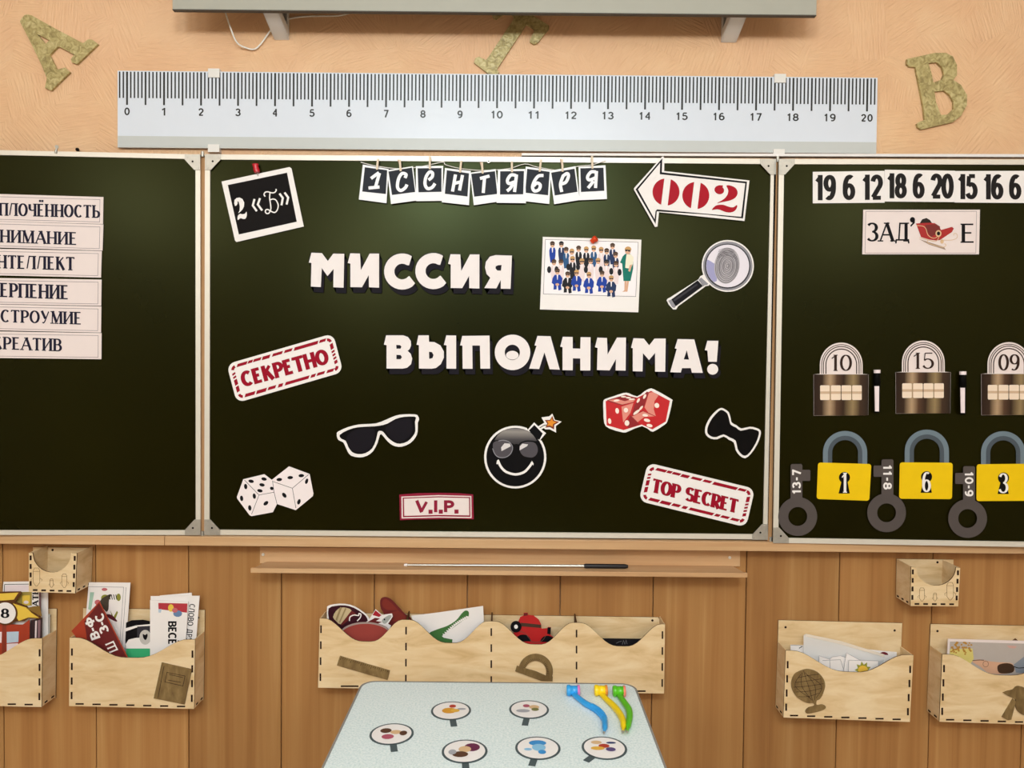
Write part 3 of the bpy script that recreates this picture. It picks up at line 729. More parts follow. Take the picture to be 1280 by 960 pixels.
big_letter([e((565,182),(715,186),(820,568),(705,562),(645,370),(585,560),(470,556),(555,295),(532,290))], 'white block letter Л (L), right after the О with the disc' + W2)
big_letter([e((855,192),(968,194),(968,325),(1055,328),(1058,196),(1172,198),(1170,577),(1055,577),(1055,440),(970,438),(968,575),(852,573),(852,310),(825,305))], 'white block letter Н (N), shaped like an H, in the middle' + W2)
g2 = crop(640, 240, 4)
big_letter([g2((427,728),(475,730),(478,812),(525,728),(570,728),(568,893),(518,892),(520,835),(488,892),(425,890),(428,780),(415,776))], 'white block letter И (I), third before the last letter' + W2)
big_letter([f_((200,208),(318,212),(380,290),(440,212),(568,212),(562,592),(447,590),(447,375),(378,458),(308,378),(303,588),(192,585),(192,322),(172,318))], 'white block letter М (M), last but one' + W2)
big_letter([f_((705,218),(895,222),(992,604),(868,603),(855,550),(755,550),(740,600),(620,597),(695,330),(672,325)), f_((808,345),(835,452),(775,450))], 'white block letter А (A), last before the exclamation mark' + W2)
r = big_letter([f_((1045,237),(1170,238),(1152,478),(1055,476),(1045,350),(1015,345))], 'white block exclamation mark closing the headline')
mb = MB(); mb.prism([f_(ell(1105, 563, 63, 62, 20))], CEN, .0044, .0052, LET); mb.build('white_dot', r)
mb = MB(); mb.prism([f_(ell(1125, 600, 70, 70, 20))], CEN, .0034, .0042, SHD); mb.build('dot_backing', r)

# ---- class photograph
c = crop(670, 290, 9.143)
r = cut('class_photo', c((78,55),(1205,88),(1170,918),(45,885)), 'white-bordered group photo of people in sunglasses pinned with an orange pin', 'photo')
ln = pen(c((108,85),(1168,118),(1140,738),(85,708)), .5, mat('photo_line', '55535C', .5, .15), True)
PH = mat('photo_white', 'F4ECF0', .45, .35, var=.02)
layer(r, 'photo_field', [([c((108,85),(1168,118),(1140,738),(85,708))], PH)] + ln)
SK = mat('photo_skin', 'D9A98C', .5, .15); HR = mat('photo_brown_hair', '4A3426', .5, .15); HB = mat('photo_fair_hair', 'C79A62', .5, .15)
BL = mat('photo_blue', '1C3FA0', .5, .15); NV = mat('photo_navy', '23355E', .5, .15); TE = mat('photo_teal', '0E7365', .5, .15); CRM = mat('photo_cream', 'EFE8D2', .5, .15)
BW = mat('photo_black', '1B1A20', .5, .15); TL_ = mat('photo_steel_blue', '2C5684', .5, .15); APR = mat('photo_apron', 'EBD8DA', .5, .15)
it = []
def kid(x, y, m, hair, kneel=False, h=210, wd=46):
    if not kneel:
        it.append(([c((x-wd*.55,y+38),(x+wd*.55,y+38),(x+wd*.8,y+70),(x+wd*.75,y+h*.6),(x+wd*.5,y+h),(x-wd*.5,y+h),(x-wd*.75,y+h*.6),(x-wd*.8,y+70))], m))
    else:
        it.append(([c((x-30,y+38),(x+30,y+38),(x+58,y+80),(x+52,y+140),(x+40,y+150),(x+46,y+210),(x+12,y+218),(x+4,y+165),(x-8,y+165),(x-10,y+205),(x-46,y+208),(x-42,y+150),(x-66,y+130),(x-55,y+75))], m))
        it.append(([c(ell(x-2, y+150, 22, 16, 10))], SK))
    it.append(([c((x-9,y+36),(x+9,y+36),(x+3,y+95),(x-3,y+95))], PH))
    it.append(([c(ell(x, y+4, 26, 33, 12))], SK))
    it.append(([c(arc(x, y-6, 29, 30, 180, 360, 8))], hair))
    it.append(([c((x-24,y-4),(x+24,y-4),(x+22,y+10),(x+4,y+10),(x,y+2),(x-4,y+10),(x-22,y+10))], BW))
for q in ((188,140,BL,HR),(290,140,NV,BW),(345,205,TL_,HR),(410,225,APR,HB),(487,190,BW,HR),(575,200,BW,HB),(660,190,TL_,HB),(745,205,APR,HB),(808,220,NV,HR),(875,160,NV,HR),(910,260,NV,HR)): kid(*q)
for q in ((205,345,APR,HR),(285,345,APR,HR),(418,310,BW,HB),(525,335,APR,HB),(625,330,APR,HR),(710,330,APR,HB),(805,350,APR,BW),(915,365,APR,HR)): kid(*q, h=230)
for x, y in ((150,430),(235,430),(370,400),(480,400),(570,430),(740,430),(860,450),(955,460)): it.append(([c(ell(x, y, 24, 40, 10))], BW))
for q in ((245,450,BL,HR),(362,485,BW,HR),(465,465,BL,HB),(605,490,BL,HB),(755,475,BL,HR),(860,530,NV,HB)): kid(*q, kneel=True)
it += [([c((1020,250),(1080,250),(1112,300),(1110,420),(1080,560),(1000,560),(990,440),(985,360),(960,350),(990,280))], TE), ([c((1035,255),(1085,255),(1115,290),(1108,365),(1080,420),(1020,410),(1025,330))], CRM),
       ([c((1012,560),(1035,560),(1030,680),(985,685),(1010,665))], SK), ([c((1040,560),(1062,560),(1045,682),(1025,682))], SK), ([c(ell(1050, 215, 34, 40, 14))], SK), ([c(arc(1052, 200, 38, 34, 170, 375, 10))], HB), ([c((1018,200),(1080,205),(1076,225),(1052,222),(1048,212),(1040,222),(1022,220))], BW), ([c((1070,380),(1100,370),(1075,455),(1055,445))], SK)]
layer(r, 'printed_people', it)
p = thing('push_pin', CEN.at(c(640, 140), .006), 'glossy orange-red push pin on the group photo', 'pin')
mb = MB(); mb.tube([CEN.at(c(690, 70), .016), CEN.at(c(675, 82), .014), CEN.at(c(655, 95), .011), CEN.at(c(642, 108), .008)], [.0078, .0092, .006, .0072], PINO, 14); mb.build('pin_body', p)
mb = MB(); mb.tube([CEN.at(c(645, 106), .008), CEN.at(c(640, 118), .0048)], .001, STEEL, 8); mb.build('needle', p)

# ---- printed magnifying glass
c = crop(825, 290, 9.143)
out = arc(775, 388, 298, 296, 152, 478, 40)
out = [p for p in out]
P = c([(560,612)] + [(520,620),(495,640),(205,850),(185,885),(150,885),(100,830),(75,780),(90,760),(120,745),(440,540),(460,505),(490,490)] + arc(775, 388, 298, 296, 160, 495, 40))
r = cut('magnifier_cutout', P, 'paper magnifying glass showing a grey fingerprint, black handle to the lower left', 'cutout', m=WHITEP)
LENS = mat('lens_print', 'E4DDE8', .4, .35, var=.03); LIL = mat('lilac_print', '9C9AC4', .45, .3); RNG = mat('ring_grey_print', '8E8C94', .45, .3); FPG = mat('fingerprint_grey', '6E6A70', .5, .15)
it = [([c(ell(775, 388, 283, 281, 36)), c(ell(773, 390, 262, 258, 36))], RNG), ([c(ell(773, 390, 262, 258, 36)), c(ell(773, 388, 246, 244, 36))], DGREYP),
      ([c(ell(773, 388, 246, 244, 36))], LENS), ([c([(650,388),(620,360),(555,320)] + arc(773, 388, 244, 242, 197, 130, 10) + [(650,560)])], LIL)]
it.append(([c(ell(765, 385, 145, 207, 26, 8))], mat('fingerprint_pale', 'B4AEB4', .5, .15)))
for k in range(1, 10):
    q = k/10
    it += pen(c(ell(768 + 4*math.sin(k*2), 398 - 12*(1-q), 143*q, 205*q, 24, 8)), .75, FPG, True)
for k in range(6): it += pen(c(smooth([(650 + k*4, 300 - k*18), (765, 262 - k*16), (880 - k*6, 312 - k*20)], False, 4)), .6, FPG)
it += [([c((440,545),(470,520),(550,590),(540,605),(510,608),(495,622))], RNG), ([c((430,552),(490,618),(180,848),(130,770))], mat('handle_black_print', '18161C', .6, .1)), ([c((95,785),(128,772),(180,848),(165,868),(140,860))], RNG)]
it += [([c((150,775),(420,590),(430,605),(165,795))], DGREYP)]
layer(r, 'printed_magnifier', it)

# ---- stamps СЕКРЕТНО and TOP SECRET
def stamp(A, B, C, label, txt, tA, tB, tC, kw):
    f = affine(A, B, C); asp = math.hypot(B[0]-A[0], B[1]-A[1])/math.hypot(C[0]-A[0], C[1]-A[1])
    R_ = lambda w0, h0, w1, h1, rr: [f((w0 + x)/asp, h0 + y) for x, y in rrect(w1-w0, h1-h0, rr)]
    r = cut('stamp_card', R_(0, 0, asp, 1, .2), label, 'card')
    it = []
    b0, b1 = .07, .155
    seg = lambda x0, x1, y0, y1, sk: it.append(([[f((x0)/asp, y0), f((x1)/asp, y0), f((x1+sk)/asp, y1), f((x0+sk)/asp, y1)]], REDP))
    rnd = random.Random(5)
    for y0, y1 in ((b0, b1), (1-b1, 1-b0)):
        x = .22
        while x < asp - .3:
            L_ = rnd.choice((.12, .2, .34, .62, .26)); L_ = min(L_, asp - .24 - x)
            seg(x, x + L_, y0 + rnd.uniform(0, .02), y1, .05); x += L_ + rnd.uniform(.02, .07)
    for x0, x1 in ((b0, b1), (asp-b1, asp-b0)):
        y = .24
        while y < .72:
            L_ = rnd.choice((.08, .14, .05)); it.append(([[f(x0/asp, y), f(x1/asp, y+.03), f(x1/asp, y+L_+.03), f(x0/asp, y+L_)]], REDP)); y += L_ + .035
    for cx, cy, a0 in ((.2, .8, 90), (asp-.2, .8, 0), (.2, .2, 180), (asp-.2, .2, 270)):
        P = [f(x/asp, y) for x, y in arc(cx, cy, .09, .09, a0+8, a0+82, 5)]
        Hpx = math.hypot(C[0]-A[0], C[1]-A[1]); it.extend(pen(P, .07*Hpx, REDP))
    layer(r, 'broken_border', it)
    mb = MB(); write(mb, txt, tA, tB, tC, CEN, r['_w'] + .0003, REDP, **kw); mb.build('lettering', r)
    return r
c = crop(280, 410, 8)
stamp(c(128,748), c(1192,440), c(26,362), 'white card with tilted red stamp reading СЕКРЕТНО', 'СЕКРЕТНО', c(205,592), c(1045,358), c(165,440), dict(th=.27, tn=.2, gap=.2))
c = crop(795, 570, 8)
stamp(c(28,450), c(1100,712), c(118,66), 'white card with tilted red stamp reading TOP SECRET', 'TOP SECRET', c(160,362), c(1000,572), c(182,224), dict(th=.3, tn=.13, serif=.17, gap=.16))

# ---- V.I.P.
c = crop(490, 605, 10.667)
VIP = mat('vip_maroon', '8E1C38', .5, .15, var=.1, vscale=200)
r = cut('vip_card', c([(98,140)] + [(350,122),(640,118),(900,124)] + [(1082,140),(1090,470)] + [(860,462),(600,468),(320,472)] + [(105,482)]), 'small maroon-framed card reading V.I.P. near the bottom of the middle leaf', 'card', m=VIP)
layer(r, 'white_field', [([c((125,168),(620,148),(1058,160),(1062,455),(620,448),(128,460)), c((142,182),(620,164),(1042,174),(1046,440),(620,432),(145,443))], PINKP), ([c((160,195),(620,178),(1026,188),(1030,418),(620,412),(163,425))], PINKP)])
text_layer(r, 'lettering', [('V.I.P.', c(325,378), c(880,374), c(325,220), VIP, dict(th=.28, tn=.24, gap=.14))])

# ---- sunglasses
c = crop(410, 505, 10.667)
r = cut('sunglasses_cutout', c(smooth([(118,400),(130,370),(260,310),(400,275),(500,268),(640,258),(760,215),(900,155),(1010,138),(1160,138),(1200,160),(1215,210),(1198,250),(1195,370),(1170,440),(1100,520),(990,568),(900,565),(830,530),(770,470),(715,405),(690,420),(660,520),(600,630),(520,690),(420,712),(310,690),(260,630),(215,530),(190,505),(140,480),(120,440)], True, 2)), 'paper cut-out of black sunglasses with white edge', 'cutout')
layer(r, 'printed_sunglasses', [([c(smooth([(155,412),(270,345),(400,310),(560,300),(680,290),(790,262),(900,200),(1010,172),(1150,168),(1172,190),(1160,240),(1165,360),(1130,430),(1060,500),(960,530),(880,510),(800,450),(740,375),(700,358),(665,372),(640,480),(590,590),(500,655),(400,668),(320,640),(270,570),(235,490),(180,465)], True, 2))], mat('glasses_black', '060405', .6, .1)),
  ([c(smooth([(250,430),(400,330),(590,325),(625,380),(610,500),(540,620),(420,645),(330,620),(270,540)], True, 3))], mat('tinted_lens_print', '17131A', .6, .1)), ([c(smooth([(770,320),(900,215),(1060,190),(1110,220),(1130,330),(1090,430),(980,500),(880,490),(800,410)], True, 3))], MATS['tinted_lens_print'])])

# ---- white dice
c = crop(290, 570, 10.667)
DICE = mat('dice_white', 'F2E6E8', .5, .15, var=.02)
r = cut('white_dice_cutout', c((150,310),(430,242),(530,318),(760,138),(1035,240),(1085,500),(1078,535),(850,722),(600,640),(545,750),(260,802),(235,790),(70,570),(65,545)), 'paper cut-out of a pair of white dice with black pips', 'cutout', m=DICE)
it = []
for P in ([(165,320),(360,520),(560,483)], [(360,520),(262,775)], [(545,340),(805,430),(1020,248)], [(805,430),(852,695)], [(540,330),(560,480),(600,640)]): it += pen(c(P), .55, BLACKP)
for x, y, rx, ry, ro in ((255,337,37,22,12),(427,307,37,22,12),(400,385,37,22,12),(372,463,37,22,12),(530,432,25,22,30),(182,407,22,37,-8),(128,565,22,37,-8),(297,535,22,37,-8),(237,692,22,37,-8),(452,630,38,24,-40),(630,314,38,22,-4),(776,288,38,22,-4),(924,262,38,22,-4),(697,523,38,24,52),(995,337,20,38,18),(892,611,22,38,18)):
    it.append(([c(ell(x, y, rx, ry, 12, ro))], BLACKP))
layer(r, 'pips_and_edges', it)

# ---- smiling bomb
c = crop(595, 510, 10.667)
star = [(1018,75),(1052,158),(1142,182),(1065,240),(1068,328),(985,285),(925,285),(905,268),(870,285),(935,335),(855,430)]
out = c([(690,285),(775,192),(825,245),(915,190),(875,125),(965,118)] + star) 
circ = c(arc(523, 655, 415, 418, -32, 292, 48))
r = cut('bomb_cutout', c([(690,290),(775,192),(830,245),(912,195),(872,125),(975,112)]) + c(star) + circ, 'paper cut-out of a smiling black bomb with sunglasses and an orange star fuse', 'cutout')
BMB = mat('bomb_black', '080608', .6, .1)
def bombgrad():
    m, nt, b_ = nodes_mat('bomb_gloss_print'); L = nt.links.new
    tc = N(nt, 'ShaderNodeTexCoord'); g = N(nt, 'ShaderNodeSeparateXYZ'); L(tc.outputs['Generated'], g.inputs[0])
    rr = ramp(nt, [(0.0, '120E12'), (.35, '3A353A'), (.8, '8F8884'), (1, '6A6464')]); L(g.outputs[2], rr.inputs[0]); L(rr.outputs[0], b_.inputs['Base Color']); b_.inputs['Roughness'].default_value = .45
    return m
STAR = mat('star_orange', 'E08A1E', .45, .3); STD = mat('star_brown', '7A2A10', .45, .3)
it = [([c(ell(523, 655, 385, 390, 44))], BMB), ([c((705,300),(778,225),(890,340),(845,425),(800,400))], BMB)]
it += pen(c((850,265),(905,232),(950,225)), .9, BMB)
it += [([c((1018,105),(1040,165),(1110,185),(1045,225),(1040,285),(985,255),(925,262),(950,210),(918,160),(985,158))], STD), ([c((1012,130),(1028,175),(1078,187),(1028,215),(1022,252),(985,232),(945,240),(965,205),(945,172),(990,172))], STAR)]
layer(r, 'printed_bomb', it)
mb = MB(); mb.flat([c([(245,430)] + smooth([(245,430),(300,350),(400,290),(523,272),(650,290),(750,350),(815,440)], False, 4) + [(700,440),(640,445),(560,490),(530,500),(500,480),(400,432),(300,428)])], CEN, r['_w'] + .0002, bombgrad()); mb.build('printed_shine', r)
r['_w'] += .0003
LG = mat('bomb_lens_grey', '4A454C', .4, .4); LW = mat('bomb_lens_glint', 'D8D2D4', .4, .4)
it = [([c(smooth([(225,520),(240,455),(350,430),(450,455),(490,530),(450,620),(370,660),(290,655),(245,600)], True, 3))], LG), ([c(smooth([(575,520),(600,465),(690,445),(790,470),(825,560),(790,640),(700,665),(620,630),(580,580)], True, 3))], LG),
      ([c((335,525),(380,470),(450,475),(465,510),(340,575))], LW), ([c((585,510),(620,475),(695,485),(680,510),(580,565))], LW)]
it += pen(c(smooth([(300,440),(370,430),(450,460),(488,530),(460,610),(390,658),(300,655),(250,610),(222,540)], False, 3)), 1.0, GREYP)
it += pen(c(smooth([(488,500),(540,488),(575,495),(600,465),(690,440),(820,455)], False, 3)), 1.6, BMB) + pen(c(smooth([(575,500),(580,580),(640,650),(760,670)], False, 3)), 1.2, BMB)
it += pen(c(smooth([(295,705),(330,780),(400,850),(523,885),(640,855),(715,780),(750,725)], False, 4)), 3.0, WHITEP)
it += [([c((300,685),(310,700),(285,752),(272,745),(280,700))], WHITEP), ([c((742,700),(768,740),(765,770),(745,735))], WHITEP)]
layer(r, 'printed_face', it)

# ---- red dice
c = crop(745, 480, 11.636)
r = cut('red_dice_cutout', c(smooth([(105,270),(130,220),(250,180),(400,130),(480,135),(600,180),(700,110),(780,68),(850,80),(1090,215),(1108,250),(1080,390),(1040,540),(1000,590),(860,680),(800,688),(670,612),(470,690),(390,705),(190,645),(120,570),(108,400)], True, 2)), 'paper cut-out of two glossy red dice with white edge', 'cutout')
R1 = mat('dice_red', 'C2101A', .4, .4, var=.1, vscale=60); R2 = mat('dice_dark_red', '8E0E18', .4, .4); R3 = mat('dice_pale_red', 'E08A7C', .4, .4); R4 = mat('dice_pip', 'F6E4DA', .4, .4)
it = [([c((140,250),(410,160),(600,200),(800,100),(1075,245),(1015,545),(820,660),(665,590),(400,670),(155,600))], R1),
 ([c((160,235),(430,155),(590,205),(545,262),(380,310),(170,245))], R2), ([c((180,238),(300,215),(420,250),(545,215),(575,225),(540,262),(380,300))], R3),
 ([c((370,330),(545,275),(500,420),(395,560))], R3), ([c((560,300),(740,110),(770,120),(700,330),(520,460))], R2), ([c((770,130),(830,115),(910,165),(850,250),(840,370),(870,470),(760,415),(705,340))], R3), ([c((520,470),(690,395),(850,470),(700,480),(600,560),(540,530))], R3), ([c((500,450),(640,590),(480,640),(430,600))], R2)]
for x, y, rx, ry, ro in ((300,240,45,14,-8),(400,185,40,12,0),(470,200,40,12,5),(520,222,45,12,-5),(308,390,27,42,-8),(435,380,32,35,0),(198,540,25,42,-8),(450,568,35,42,0),(615,240,18,38,28),(707,182,18,38,28),(885,312,35,38,-20),(715,455,42,20,8),(742,528,48,24,15),(778,605,45,24,12),(590,410,20,60,52),(655,350,16,40,40)):
    it.append(([c(ell(x, y, rx, ry, 12, ro))], R4))
it += pen(c((170,250),(370,308),(545,265)), .6, R2) + pen(c((525,470),(680,392),(865,468)), .5, R2)
layer(r, 'printed_dice', it)

# ---- bow tie
c = crop(870, 500, 12.8)
r = cut('bow_tie_cutout', c(smooth([(145,480),(165,390),(230,270),(330,165),(400,128),(450,140),(525,195),(555,290),(572,360),(650,405),(725,455),(860,428),(960,445),(1035,490),(1030,580),(980,710),(880,860),(785,932),(700,890),(635,800),(605,680),(530,640),(445,585),(340,628),(240,620),(160,560)], True, 2)), 'paper cut-out of a black bow tie with white edge', 'cutout')
layer(r, 'printed_bow_tie', [([c(smooth([(180,480),(200,400),(260,290),(350,190),(400,160),(440,170),(500,215),(530,310),(555,395),(640,440),(715,492),(860,460),(940,475),(1005,505),(995,590),(950,700),(860,840),(785,892),(720,860),(665,780),(635,650),(540,600),(440,550),(330,592),(250,585),(190,540)], True, 2))], mat('bow_black', '060303', .6, .1))])

# ================================================================== left leaf: six word strips
c = crop(0, 240, 4)
INKN = mat('navy_ink', '1C1A30', .5, .15); LINEG = mat('thin_line', '8C8088', .5, .15)
rows = [('СПЛОЧЁННОСТЬ', 25,160,517,515, 10,146, (-46,117),(495,130),(-46,53), 'topmost word strip'),
        ('ВНИМАНИЕ', 162,293,517,513, 147,278, (-46,250),(382,265),(-46,186), 'second word strip'),
        ('ИНТЕЛЛЕКТ', 295,428,509,505, 284,417, (-62,380),(370,392),(-62,313), 'third word strip'),
        ('ТЕРПЕНИЕ', 438,569,508,506, 430,560, (-48,523),(340,537),(-48,452), 'fourth word strip'),
        ('ОСТРОУМИЕ', 572,703,507,505, 562,692, (-48,649),(405,663),(-48,586), 'fifth word strip'),
        ('КРЕАТИВ', 705,836,508,507, 697,830, (-32,785),(305,797),(-32,722), 'lowest word strip')]
for i, (t, y0, y1, x0, x1, l0, l1, tA, tB, tC, wh) in enumerate(rows):
    s0, s1 = (y0-l0)/517, (y1-l1)/517; xl = -84
    P = c((xl, l0 + s0*xl), (x0, y0), (x1, y1), (xl, l1 + s1*xl))
    r = cut('word_strip', P, 'cream paper strip printed %s, %s on the left leaf' % (t, wh), 'strip', 'word strips on the left leaf', pl=LEFT, w0=.0016 + .0009*(i % 2), t=.0005, m=PINKP)
    q = quadmap(*P); e = .035
    layer(r, 'thin_border', pen([q(.03, .9), q(1-e*.8, .9), q(1-e*.8, .07), q(.03, .07)], .55, LINEG, True), pl=LEFT)
    text_layer(r, 'lettering', [(t, c(*tA), c(*tB), c(*tC), INKN, dict(th=.2, tn=.09, serif=.16, gap=.2))], pl=LEFT)

# ================================================================== right leaf
c = crop(1010, 200, 8); c2 = crop(1120, 200, 8)
NUM = mat('number_ink', '1C191A', .5, .15)
for i, (P, t, A, B, C, lab) in enumerate((
  (c((48,118),(765,108),(767,427),(48,433)), '19 6 12', c(85,403), c(735,398), c(85,150), 'white strip with black numbers 19 6 12, left of the three number strips'),
  (c((768,97),(1472,107),(1472,421),(766,415)), '18 6 20', c(805,383), c(1440,387), c(805,132), 'white strip with black numbers 18 6 20, between two other number strips'),
  (c2((592,110),(1320,108),(1320,430),(586,425)), '15 16 6', c2(632,392), c2(1238,396), c2(632,140), 'white strip with black numbers 15 16 6, right end of the number row'))):
    r = cut('number_strip', P, lab, 'strip', 'number strips', pl=RIGHT, w0=.0024 - (.0007 if i == 1 else 0), t=.0005)
    text_layer(r, 'numerals', [(t, A, B, C, NUM, dict(th=.19, tn=.16, gap=.15 if i < 2 else .12))], pl=RIGHT)
P = c((553,497),(1720,497),(1710,943),(543,943))
r = cut('riddle_card', P, 'cream card reading ЗАД apostrophe, a red sleigh picture, then Е', 'card', pl=RIGHT, m=PINKP, w0=.002)
layer(r, 'thin_border', pen(c((578,514),(1686,514),(1678,930),(570,930)), .5, LINEG, True), pl=RIGHT)
text_layer(r, 'lettering', [('ЗАД', c(600,815), c(1012,815), c(600,626), BLACKP, dict(th=.17, tn=.08, serif=.15, gap=.16)), ('Е', c(1535,828), c(1662,828), c(1535,636), BLACKP, dict(th=.18, tn=.08, serif=.15))], pl=RIGHT)
SL = mat('sleigh_red', 'A81A1C', .45, .35); SLD = mat('sleigh_dark_red', '741A18', .45, .35); SLG = mat('sleigh_gold', 'D8B48C', .45, .35)
it = [([c(ell(1045, 598, 26, 28, 14))], BLACKP), ([c((1070,600),(1068,630),(1030,668),(1022,655),(1046,630),(1040,610))], BLACKP),
 ([c2((240,630),(262,592),(305,580),(340,600),(360,632),(300,650))], mat('sack_dark', '2E2420', .5, .15)), ([c2((200,635),(270,630),(340,628),(390,632),(430,660),(450,700),(560,668),(578,685),(560,720),(440,800),(400,805),(330,795),(250,770),(225,700))], SL), ([c2((290,650),(400,640),(440,665),(440,720),(350,770),(305,710))], SLD), ([c2((230,790),(480,870),(500,900),(330,845))], mat('sleigh_shade', 'A08A7C', .5, .15))]
it += pen(c2(smooth([(205,655),(270,662),(300,690),(320,750),(370,782),(410,770),(420,740)], False, 3)), .8, SLG) + pen(c2(smooth([(235,775),(320,800),(400,812),(430,770)], False, 3)), .8, SLG)
it += pen(c2(smooth([(320,800),(322,830),(420,862),(480,870),(500,850),(485,835)], False, 3)), .7, SLG) + pen(c2(smooth([(450,800),(560,800),(612,775),(608,740),(580,735),(578,755)], False, 3)), .6, SLG)
it += [([c2(ell(425, 735, 30, 34, 14))], SLG), ([c2(ell(425, 735, 17, 20, 12))], BLACKP), ([c2(ell(460, 815, 18, 22, 12))], SLG)]
layer(r, 'printed_sleigh', it, pl=RIGHT)

# combination locks
def steelprint():
    m, nt, b = nodes_mat('bronze_metal_print'); L = nt.links.new
    tc = N(nt, 'ShaderNodeTexCoord'); g = N(nt, 'ShaderNodeSeparateXYZ'); L(tc.outputs['Generated'], g.inputs[0])
    rr = ramp(nt, [(0.0, '2C1C14'), (.16, '3C2A1E'), (.3, 'BC9E7C'), (.42, '5C4230'), (.55, '38261A'), (.72, '9C845E'), (.85, '463224'), (1, '30241C')])
    mp = N(nt, 'ShaderNodeMapping'); mp.inputs['Scale'].default_value = (8, 8, 900); L(tc.outputs['Object'], mp.inputs[0])
    n = N(nt, 'ShaderNodeTexNoise', i_Scale=1.0); L(mp.outputs[0], n.inputs['Vector'])
    mx = N(nt, 'ShaderNodeMix', data_type='RGBA', blend_type='MULTIPLY'); mx.inputs[0].default_value = .25
    L(g.outputs[0], rr.inputs[0]); L(rr.outputs[0], mx.inputs[6]); L(n.outputs['Color'], mx.inputs[7]); L(mx.outputs[2], b.inputs['Base Color'])
    b.inputs['Roughness'].default_value = .55; b.inputs['Specular IOR Level'].default_value = .15
    return m
BRZ = steelprint(); DIALS = mat('dial_line_print', 'CDAE92', .5, .15); DIAL = mat('dial_print', 'EFD9C4', .45, .35, var=.03); LOCKL = mat('lock_line', '33201A', .5, .15)
DARKP = mat('dark_laminate', '3A2A20', .4, .4)
c = crop(1005, 420, 10.667)
def combo(dx, dy, t, lab):
    s = lambda P: [(p[0] + dx, p[1] + dy) for p in c(P)]
    arch = lambda rr, ry, yb=505: [(497 - rr, yb)] + arc(497, 385, rr, ry, 180, 360, 22) + [(497 + rr, yb)]
    r = cut('combination_lock_card', s(arch(285, 297)) + s([(862,512),(856,1058),(130,1062),(128,512)]), lab, 'card', 'combination lock cards', pl=RIGHT, w0=.002, m=PINKP)
    it = []
    for rr, wd in ((262, .9), (238, 1.1), (205, 1.3)): it += pen(s(arch(rr, rr*1.03)), wd, LOCKL)
    layer(r, 'shackle_print', it, pl=RIGHT)
    mb = MB(); mb.flat([s([(130,512),(860,512),(855,1058),(132,1060)])], RIGHT, r['_w'] + .0002, BRZ); mb.build('body_print', r); r['_w'] += .0002
    it = []; db = []
    for x0, x1 in ((215,342),(360,490),(500,630),(642,770)):
        db.append(([s([(x0,738),(x1,738),(x1,772),(x0,772)])], DIALS))
        it.append(([s([(x0+8,658),(x1-8,658),(x1,668),(x1,842),(x1-8,854),(x0+8,854),(x0,842),(x0,668)])], DIAL))
    layer(r, 'dial_windows', it + db, pl=RIGHT)
    q = s([(365,465),(632,465),(365,250)]); text_layer(r, 'numerals', [(t, q[0], q[1], q[2], LOCKL, dict(th=.16, tn=.06, serif=.13 if t[0] == '1' else 0, gap=.12))], pl=RIGHT)
combo(0, 0, '10', 'bronze combination lock card numbered 10, leftmost of three')
combo(102.6, -2.6, '15', 'bronze combination lock card numbered 15, middle of three')
combo(209.6, -.6, '09', 'bronze combination lock card numbered 09, at the right photo edge')
# markers
MKB = mat('marker_black', '050404', .6, .12); MKW = mat('marker_label', 'F0E0E4', .45, .3)
for x, y, lab in ((1096.3, 462.2, 'black marker with white label between the first two combination locks'), (1203.6, 464.2, 'black marker with white label between the last two combination locks')):
    r = thing('whiteboard_marker', RIGHT.at((x, y + 54), .007), lab, 'marker', 'markers on the right leaf')
    q = lambda yy, w_=.0095: RIGHT.at((x, y + yy), w_)
    mb = MB(); mb.tube([q(4), q(20), q(20.3), q(52), q(54)], [.0075, .0085, .0072, .0072, .005], MKB, 16); mb.build('barrel', r)
    mb = MB(); mb.tube([q(0), q(4.2)], .0082, MKW, 16); mb.build('end_cap', r)
    mb = MB(); mb.prism([(x-2.9, y+20.5), (x+2.7, y+20.5), (x+2.5, y+52), (x-2.3, y+52)], RIGHT, .015, .0172, MKW); mb.build('white_label', r)

